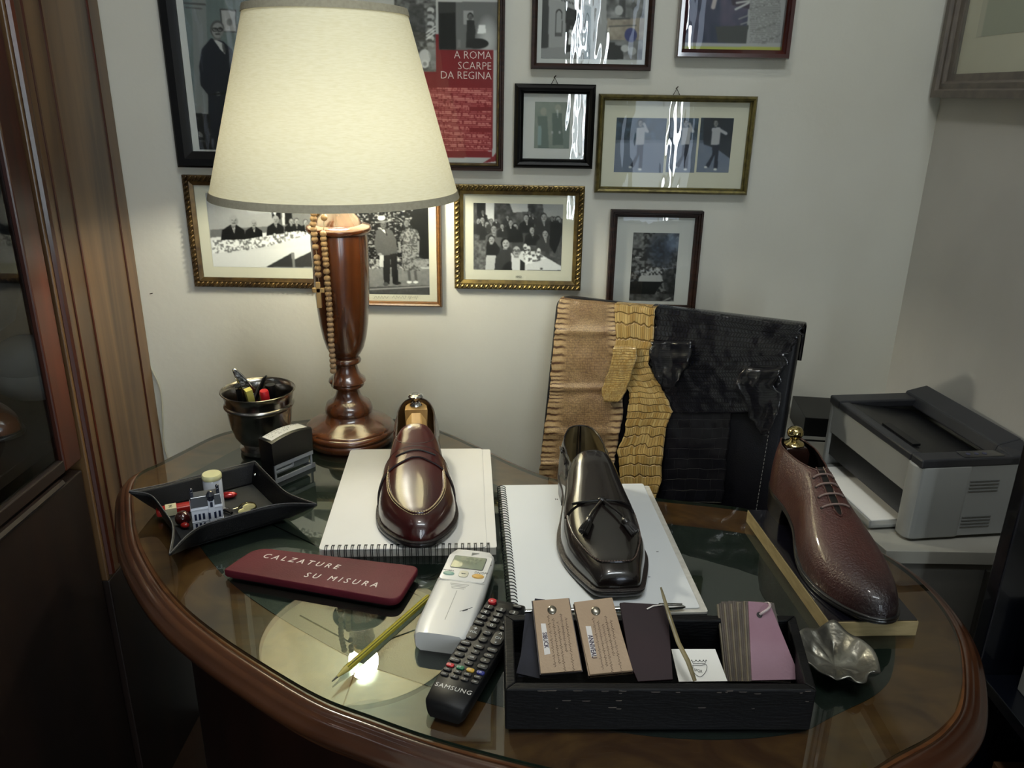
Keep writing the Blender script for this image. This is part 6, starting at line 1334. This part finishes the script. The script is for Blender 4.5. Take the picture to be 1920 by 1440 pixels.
def skinmat(name, build):
    m = bpy.data.materials.new(name); m.use_nodes = True; nt = m.node_tree; b = nt.nodes['Principled BSDF']; build(m, nt, b, nt.nodes.new, nt.links.new); return m
def _ramp(N, pos_cols):
    r = N('ShaderNodeValToRGB'); e = r.color_ramp.elements
    for i, (p_, c) in enumerate(pos_cols):
        if i > 1: e.new(p_)
        e[i].position = p_; e[i].color = hexc(c)
    return r
def mk_snake(m, nt, b, N, L):
    uv = N('ShaderNodeUVMap'); mp = N('ShaderNodeMapping'); mp.inputs['Scale'].default_value = (40, 130, 1); mp.inputs['Rotation'].default_value = (0, 0, 0); L(uv.outputs[0], mp.inputs[0])
    v = N('ShaderNodeTexVoronoi'); v.inputs['Scale'].default_value = 1.0; v.inputs['Randomness'].default_value = .45; L(mp.outputs[0], v.inputs['Vector'])
    r = _ramp(N, ((.05, 'A08C66'), (.45, '826C4C'), (.75, '4A3828'))); L(v.outputs['Distance'], r.inputs[0])
    mp2 = N('ShaderNodeMapping'); mp2.inputs['Scale'].default_value = (2.2, 7, 1); L(uv.outputs[0], mp2.inputs[0]); n = N('ShaderNodeTexNoise'); n.inputs['Scale'].default_value = 1; n.inputs['Detail'].default_value = 4; L(mp2.outputs[0], n.inputs['Vector'])
    r2 = _ramp(N, ((.35, 'A89270'), (.65, '866A4E'))); L(n.outputs['Fac'], r2.inputs[0])
    # pale belly plates at both sides: horizontal stripes
    sx = N('ShaderNodeSeparateXYZ'); L(uv.outputs[0], sx.inputs[0]); s1_ = N('ShaderNodeMath'); s1_.operation = 'SUBTRACT'; s1_.inputs[1].default_value = .52; L(sx.outputs[0], s1_.inputs[0]); ab = N('ShaderNodeMath'); ab.operation = 'ABSOLUTE'; L(s1_.outputs[0], ab.inputs[0])
    rm = _ramp(N, ((.30, '000000'), (.40, 'FFFFFF'))); L(ab.outputs[0], rm.inputs[0])
    wv = N('ShaderNodeTexWave'); wv.bands_direction = 'Y'; wv.inputs['Scale'].default_value = 13.5; wv.inputs['Distortion'].default_value = 1.2; wv.inputs['Detail'].default_value = 1; L(uv.outputs[0], wv.inputs['Vector'])
    r3 = _ramp(N, ((.12, '48301E'), (.30, '947C58'), (.9, 'A48C68'))); L(wv.outputs['Fac'], r3.inputs[0])
    mm = N('ShaderNodeMix'); mm.data_type = 'RGBA'; mm.blend_type = 'MULTIPLY'; mm.inputs[0].default_value = .75; L(r.outputs[0], mm.inputs[6]); L(r2.outputs[0], mm.inputs[7])
    br = N('ShaderNodeMix'); br.data_type = 'RGBA'; br.blend_type = 'ADD'; br.inputs[0].default_value = .30; L(mm.outputs[2], br.inputs[6]); L(r2.outputs[0], br.inputs[7])
    mx_ = N('ShaderNodeMix'); mx_.data_type = 'RGBA'; L(rm.outputs[0], mx_.inputs[0]); L(br.outputs[2], mx_.inputs[6]); L(r3.outputs[0], mx_.inputs[7]); L(mx_.outputs[2], b.inputs['Base Color'])
    bp = N('ShaderNodeBump'); bp.inputs['Strength'].default_value = .6; bp.inputs['Distance'].default_value = .001; bp.invert = True; L(v.outputs['Distance'], bp.inputs['Height']); L(bp.outputs[0], b.inputs['Normal']); b.inputs['Roughness'].default_value = .5
M_SNAKE = skinmat('snake_skin', mk_snake)
def mk_croc(sx_, sy_, c1, c2, cm, rough, coat, bias=.5, msz=.03, dist=.0012):
    def f(m, nt, b, N, L):
        uv = N('ShaderNodeUVMap'); ns = N('ShaderNodeTexNoise'); ns.inputs['Scale'].default_value = 5; L(uv.outputs[0], ns.inputs['Vector'])
        ad = N('ShaderNodeVectorMath'); ad.operation = 'MULTIPLY_ADD'; ad.inputs[1].default_value = (.035, .035, 0); L(ns.outputs['Color'], ad.inputs[0]); L(uv.outputs[0], ad.inputs[2])
        br = N('ShaderNodeTexBrick'); br.inputs['Scale'].default_value = 1; br.inputs['Brick Width'].default_value = 1 / sx_; br.inputs['Row Height'].default_value = 1 / sy_; br.inputs['Mortar Size'].default_value = msz / sy_; br.inputs['Mortar Smooth'].default_value = .9
        br.inputs['Color1'].default_value = hexc(c1); br.inputs['Color2'].default_value = hexc(c2); br.inputs['Mortar'].default_value = hexc(cm); br.offset = .37; br.squash = .8; L(ad.outputs[0], br.inputs['Vector'])
        L(br.outputs['Color'], b.inputs['Base Color']); bp = N('ShaderNodeBump'); bp.inputs['Strength'].default_value = 1; bp.inputs['Distance'].default_value = dist; bp.invert = True; L(br.outputs['Fac'], bp.inputs['Height']); L(bp.outputs[0], b.inputs['Normal'])
        b.inputs['Roughness'].default_value = rough; b.inputs['Coat Weight'].default_value = coat; b.inputs['Coat Roughness'].default_value = .15
    return f
M_YCROC = skinmat('yellow_crocodile_skin', mk_croc(15, 26, 'B49A62', '96763E', '6E5428', .38, .4, msz=.10))
M_BCROC = skinmat('black_crocodile_skin', mk_croc(40, 26, '0B0B12', '11111A', '030306', .24, .5, msz=.12, dist=.004))
M_BACK = mat('skin_flesh_side', '7E6A48', .8, col2='8C7650', scale=20)
P0 = CA; PNC = cn
def drape(name, label, rows, mat_, offs=.002, wr=.002, top_wrap=.05, nu=26, nv=5, seed=1, jag=.0, cat='skin', parent=None, vk=None, top_off=None, amp2=0.0, folds=()):
    """rows: (v, u_left, u_right[, v_right]) traced on the backrest plane; the sheet wraps back over the top edge"""
    rows = [tuple(r) if len(r) > 3 else (r[0], r[1], r[2], r[0]) for r in rows]
    rows_ = []
    for i in range(len(rows) - 1):
        a_, b2 = rows[i], rows[i + 1]
        for k in range(nv): f = k / nv; rows_.append([a_[j] + (b2[j] - a_[j]) * f for j in range(len(a_))])
    rows_.append(list(rows[-1])); G = []
    rr_ = np.random.default_rng(seed)
    for i, r in enumerate(rows_):
        v0, u0, u1 = r[0], r[1], r[2]; v1 = r[3] if len(r) > 3 else v0
        j0 = jag * (vnoise(np.array([i * .9]), np.array([3.3]), seed)[0] - .5) * 2; j1 = jag * (vnoise(np.array([i * .8]), np.array([9.1]), seed + 3)[0] - .5) * 2
        row = []
        for k in range(nu + 1):
            s_ = k / nu; u = (u0 + j0) * (1 - s_) + (u1 + j1) * s_; v = v0 * (1 - s_) + v1 * s_
            o_ = offs + wr * (vnoise(np.array([u / 28.0]), np.array([v / 26.0]), seed)[0]) + wr * .5 * vnoise(np.array([u / 9.0]), np.array([v / 12.0]), seed + 2)[0] + amp2 * math.exp(-((v - 640) / 10) ** 2) 
            for vf in folds: o_ += .0045 * math.exp(-((v - vf) / 5.5) ** 2)
            edge = min(s_, 1 - s_) * nu; o_ += .002 * math.exp(-edge / 1.2) * (vnoise(np.array([u / 6.0]), np.array([v / 9.0]), seed)[0])
            row.append(onpl(u, v, P0 + PNC * o_, PNC))
        G.append(row)
    top = G[0]; wrap = []
    if top_wrap:
        for k, (bk, upo) in enumerate(((-.052, -.060), (-.050, -.02), (-.046, -.003), (-.034, .003), (-.018, .005), (-.006, .003))):
            wrap.append([p + PNC * (bk + .0) + (-dn) * upo for p in top])
    t = parent
    if t is None:
        c = np.array(G[0][nu // 2]); t = thing(name, label, cat, tuple(c))
    o = MB().grid(np.array(wrap + G)).build('skin_sheet' if parent is None else 'skin_flap', mat_, t, world=True, solid=.0014, ang=60)
    return t
drape('snake_skin', 'tan brown scaled snake skin hanging at the left of the chair back', [(562, 1048, 1156, 574), (600, 1043, 1156, 606), (640, 1039, 1160), (700, 1033, 1166), (729, 1031, 1168), (755, 1028, 1169), (803, 1021, 1163), (850, 1015, 1154), (880, 1011, 1150), (930, 1008, 1146), (965, 1006, 1146)], M_SNAKE, .002, .004, seed=3, jag=2, folds=(622, 728, 812, 870), nv=7)
yc = drape('crocodile_skin', 'yellow crocodile skin with torn neck hanging between the other skins', [(573, 1152, 1229, 579), (600, 1153, 1227, 604), (641, 1155, 1226, 645), (665, 1150, 1219), (682, 1146, 1216), (700, 1152, 1224), (718, 1168, 1236), (735, 1180, 1244), (750, 1180, 1252), (772, 1177, 1261), (790, 1174, 1253), (815, 1171, 1247), (845, 1158, 1244), (870, 1161, 1240), (903, 1163, 1240), (925, 1170, 1232), (950, 1178, 1226)], M_YCROC, .007, .004, seed=5, jag=1.5)
drape('', '', [(648, 1152, 1190), (672, 1147, 1196), (700, 1139, 1186), (722, 1131, 1178), (738, 1128, 1172), (754, 1134, 1160)], M_YCROC, .013, .006, top_wrap=0, seed=9, jag=3, parent=yc, nv=3, nu=14)
bc = drape('crocodile_skin', 'glossy black crocodile skin with ragged edge over the right of the chair', [(577, 1226, 1503, 612), (600, 1226, 1501, 630), (622, 1225, 1492, 642), (645, 1225, 1478, 660), (664, 1220, 1474), (684, 1215, 1478), (698, 1222, 1466), (715, 1234, 1466), (729, 1243, 1452), (742, 1246, 1460), (758, 1250, 1462), (775, 1258, 1456)], M_BCROC, .006, .0028, seed=11, jag=7, nu=40)
drape('', '', [(640, 1222, 1300), (664, 1217, 1296), (690, 1222, 1284), (712, 1234, 1270), (730, 1243, 1256)], M_BCROC, .016, .008, top_wrap=0, seed=13, jag=4, parent=bc, nv=3, nu=14)
drape('', '', [(690, 1395, 1468), (720, 1380, 1452), (745, 1392, 1466), (775, 1400, 1460), (800, 1418, 1446), (816, 1428, 1440)], M_BCROC, .012, .008, top_wrap=0, seed=17, jag=5, parent=bc, nv=3, nu=14)
drape('crocodile_skin', 'second black crocodile skin hanging low behind the ragged black one', [(740, 1244, 1372), (770, 1250, 1370), (800, 1250, 1369), (835, 1246, 1365), (870, 1243, 1361), (905, 1240, 1358), (945, 1236, 1354)], skinmat('matt_black_crocodile_skin', mk_croc(5, 11, '0A0A0F', '0E0E14', '16161E', .35, .3, msz=.03)), .003, .003, top_wrap=0, seed=19, jag=2)

# ------------------------------------------------------------------ printer on its stand
sd_ = thing('printer_stand', 'pale grey laminate stand under the printer in the corner', 'stand', (.58, 1.2, 0))
M_LAM = mat('pale_laminate', '9A988E', .5, col2='928F86', scale=9); M_LAMD = mat('shaded_laminate_front', '6A6862', .55, col2='64625C', scale=9)  # stand front is the pale laminate with its shade put into the colour
ST = .745
poly = [(.512, .945), (.712, .945), (.712, 1.438), (.448, 1.438), (.448, 1.25)]
MB().prism(poly, ST - .02, ST).build('stand_top', M_LAM, sd_, world=True, smooth=False, bevel=.001)
ip = [tuple(p) for p in inset([np.array(p) for p in poly], .006)]
MB().prism(ip, .04, ST - .0205).build('stand_body', M_LAMD, sd_, world=True, smooth=False)
d_ = np.array([.512 - .448, .945 - 1.25]); d_ /= np.linalg.norm(d_); n2 = np.array([d_[1], -d_[0]]); n2 = n2 if n2[0] < 0 else -n2
p_ = np.array([.448, 1.25]) + n2 * .0005 - n2 * .005; Q = [(*(p_ + d_ * a_), z) for a_, z in ((.012, ST - .03), (.30, ST - .03), (.30, .40), (.012, .40))]
MB().slab([np.array(q_) + np.array([*n2, 0]) * .004 for q_ in Q], (*n2, 0), .004).build('door_panel', M_LAMD, sd_, world=True, smooth=False, bevel=.001)
MB().box(.655, .660, .944, .9505, .10, ST - .03).build('side_groove', mat('groove_dark', '3A3834', .6, col2='34322E', scale=9), sd_, world=True, smooth=False)
bk = thing('black_box', 'flat black box lying on the stand behind the printer', 'box', (.56, 1.36, ST), -.12)
MB().box(-.035, .04, -.055, .055, 0, .045).build('lid_box', M_BLACKP, bk, bevel=.001, smooth=False); MB().box(-.0355, .0405, -.0555, -.054, .004, .010).build('pale_edge', M_LAM, bk, smooth=False)
M_PRG = mat('printer_light_grey', '8E8F8C', .45, col2='888986', scale=9); M_PRD = mat('printer_dark_grey', '2C2D31', .4, col2='26272B', scale=9); M_PRB = mat('printer_black_tray', '050609', .4, coat=.1, col2='07080B', scale=9)
# local frame: x depth (0 front .. D back toward the right wall), y width (0 near .. Wd far)
pr_o = np.array([.549, .968]); fdir = np.array([.517 - .549, 1.217 - .973]); Wd = float(np.linalg.norm(fdir)); pang = math.atan2(fdir[1], fdir[0]) - PI / 2
pr = thing('laser_printer', 'light grey laser printer with dark top standing in the corner', 'printer', (pr_o[0], pr_o[1], ST), pang - .0)
D = .163; PH = .870 - ST
MB().rbox(0, D, 0, .012, .006, PH - .012, .004, rt=.001).rbox(0, D, Wd - .012, Wd, .006, PH - .012, .004, rt=.001).box(.03, D, .012, Wd - .012, .006, PH - .026).box(0, .03, .012, Wd - .012, PH - .060, PH - .013).box(D - .01, D, 0, Wd, .006, PH - .012).build('housing', M_PRG, pr, bevel=.002, smooth=False)
# rounded near front corner
MB().rbox(-.004, D * .5, -.001, .032, .004, PH - .011, .013, n=5, rt=.003).build('front_corner', M_PRG, pr)
MB().box(.004, .031, .012, Wd - .012, .026, PH - .060).build('tray_opening', M_PRB, pr, smooth=False)
MB().box(-.038, .03, .034, Wd - .016, .004, .009).box(-.038, -.034, .034, Wd - .016, .004, .016).build('paper_tray', M_PRG, pr, bevel=.001, smooth=False)
MB().box(-.034, .03, .045, Wd - .03, .009, .0105).build('paper_sheet', M_PAPER, pr, smooth=False)
# top cover with sunk output tray
cv = MB(); cv.box(-.002, D + .002, -.001, .024, PH - .013, PH); cv.box(-.002, D + .002, Wd - .03, Wd + .001, PH - .013, PH); cv.box(-.002, .014, .024, Wd - .03, PH - .013, PH - .001); cv.loft([[(D - .04, y, PH - .013), (D + .001, y, PH - .013), (D + .001, y, PH + .012), (D - .034, y, PH + .004)] for y in (.03, Wd + .001)]); cv.loft([[(D - .04, y, PH - .013), (D + .001, y, PH - .013), (D + .001, y, PH + h), (D - .034, y, PH + h * .3)] for y, h in ((-.001, .001), (.0305, .012))])
cv.build('top_cover', M_PRD, pr, bevel=.0025, smooth=False)
MB().slab([(.014, .024, PH - .002), (D - .038, .024, PH - .020), (D - .038, Wd - .03, PH - .020), (.014, Wd - .03, PH - .002)], (0, 0, 1), .003).build('output_tray', M_PRB, pr, smooth=False)
MB().box(.016, .028, .050, Wd - .12, PH - .003, PH + .0005).build('latch', M_PRB, pr, smooth=False)
cp_ = MB().rbox(.060, D - .042, .002, .021, PH - .001, PH + .0008, .003, rt=.0003).build('control_panel', mat('control_panel_dark', '16171B', .2, coat=.5, col2='1A1B1F', scale=9), pr)
for k in range(3): MB().lathe([(.0032, 0), (.003, .0008), (.0005, .001)], 16, (.072 + .012 * k, .0115, PH + .0006)).build('button', mat('panel_button', '3A3C52', .4, col2='34364A', scale=9), cp_)
for z in (PH - .035, PH - .040, PH - .045, PH - .050, .035, .030, .025, .020): MB().box(.075, .118, -.0014, -.0004, z, z + .0014).build('vent_slot', mat('vent_shadow', '6A6B69', .6, col2='646563', scale=9), pr, smooth=False)
MB().box(.02, .03, .03, .04, 0, .006).box(.02, .03, Wd - .04, Wd - .03, 0, .006).box(D - .03, D - .02, .03, .04, 0, .006).box(D - .03, D - .02, Wd - .04, Wd - .03, 0, .006).build('foot', M_BLACKP, pr, smooth=False)

# ------------------------------------------------------------------ dark shelf unit at the right edge
sh_ = thing('black_shelf_unit', 'black lacquered open shelf unit standing right of the desk', 'shelf unit', (.64, .6, 0))
M_LQ = mat('blue_black_lacquer', '090C14', .25, coat=.6, col2='0C1018', scale=9)
MB().box(.566, .606, .790, .812, 0, 1.02).build('post', M_LQ, sh_, world=True, smooth=False, bevel=.002)
MB().box(.566, .606, .30, .322, 0, 1.02).build('post', M_LQ, sh_, world=True, smooth=False, bevel=.002)
MB().box(.606, .714, .793, .80, 0, 1.02).build('back_board', M_LQ, sh_, world=True, smooth=False)
for z, n_ in ((.655, 'shelf'), (.30, 'shelf'), (1.005, 'shelf'), (.05, 'shelf')): MB().box(.572, .714, .322, .79, z, z + .016).build(n_, M_LQ, sh_, world=True, smooth=False, bevel=.001)
MB().box(.566, .714, .296, .30, 0, 1.02).build('side_board', M_LQ, sh_, world=True, smooth=False)
def carton(label, x0, x1, y0, y1, z0, z1, m):
    t = thing('shoe_box', label, 'box', ((x0 + x1) / 2, (y0 + y1) / 2, z0)); MB().box(x0, x1, y0, y1, z0, z1 - .02).build('box_body', m, t, world=True, smooth=False, bevel=.001); MB().box(x0 - .002, x1, y0 - .002, y1 + .002, z1 - .021, z1).build('box_lid', m, t, world=True, smooth=False, bevel=.001)
carton('white shoe box on the upper shelf of the black unit', .600, .70, .52, .765, .671, .765, mat('white_card', '9A9A96', .6, col2='94948F', scale=9))
carton('brown shoe box on the lower shelf of the black unit', .600, .70, .50, .765, .316, .56, mat('brown_card', '6A4A34', .6, col2='62442E', scale=9))

# ------------------------------------------------------------------ things inside the left cabinet
s4 = Shoe(.285, PLAN, CENT, CROWN, BASE, .36, ([0, .3, .7, 1], [.36, .42, .40, .36]), 3)
shoe4 = thing('derby_shoe', 'tan brown round-toed shoe on the shelf inside the left cabinet', 'shoe', (-1.06, 1.25, .785), -1.876)
M_TANS = leather('tan_calf', '5A3018', '6E3E20', .25, .8)
s4.upper('upper', M_TANS, shoe4); s4.lining(M_LIN_TAN, shoe4); s4.sole(shoe4, M_SOLE, M_SOLE, M_SOLE)
for t in (.38, .43, .48): MB().tube([s4.P(np.array(t), np.array(q), .001 + .003 * (1 - (abs(q) / .25) ** 2)) for q in np.linspace(-.24, .24, 9)], .0022, 6).build('lace', M_LACE, shoe4)
bt = thing('hanging_cloth', 'dark grey cloth hanging above the tan shoe inside the left cabinet', 'cloth', (-.90, 1.24, .925))
MB().lathe([(.001, 0), (.05, .006), (.085, .03), (.10, .08), (.10, .3), (.095, .6), (.09, 1.3)], 28).build('cloth', mat('dark_felt', '262B32', .85, col2='2E343C', scale=20), bt)
cl = thing('grey_cloth_bag', 'pale grey folded cloth behind the shoe inside the left cabinet', 'cloth', (-.86, 1.345, .785))
MB().sphere((0, .0, .075), (.06, .05, .045), 20, 12).sphere((.0, .0, .04), (.065, .05, .04), 20, 12).build('cloth', mat('pale_grey_cloth', '8E8C88', .85, col2='7E7C78', scale=14, bump=.5, bscale=30), cl)
# wall cable at the left of the desk
cb = thing('wall_cable', 'thin pale cable hanging on the wall beside the left cabinet', 'cable', tuple(ony(300, 740, WALL - .003)))
MB().tube(spline([ony(u, v, WALL - .0035) for u, v in ((268, 640), (275, 672), (288, 700), (298, 722), (303, 748), (305, 790), (307, 830), (316, 865))], 6), .0018, 6).build('cable', mat('cable_grey', 'A8A696', .6, col2='A09E8E', scale=30), cb, world=True)
nl_ = thing('wall_nail', 'tiny nail in the wall below the left frames', 'nail', tuple(ony(283, 551, WALL)))
MB().tube([ony(281, 551, WALL - .002), ony(286, 550, WALL - .004)], .0008, 5).build('nail', M_PEWTER, nl_, world=True)
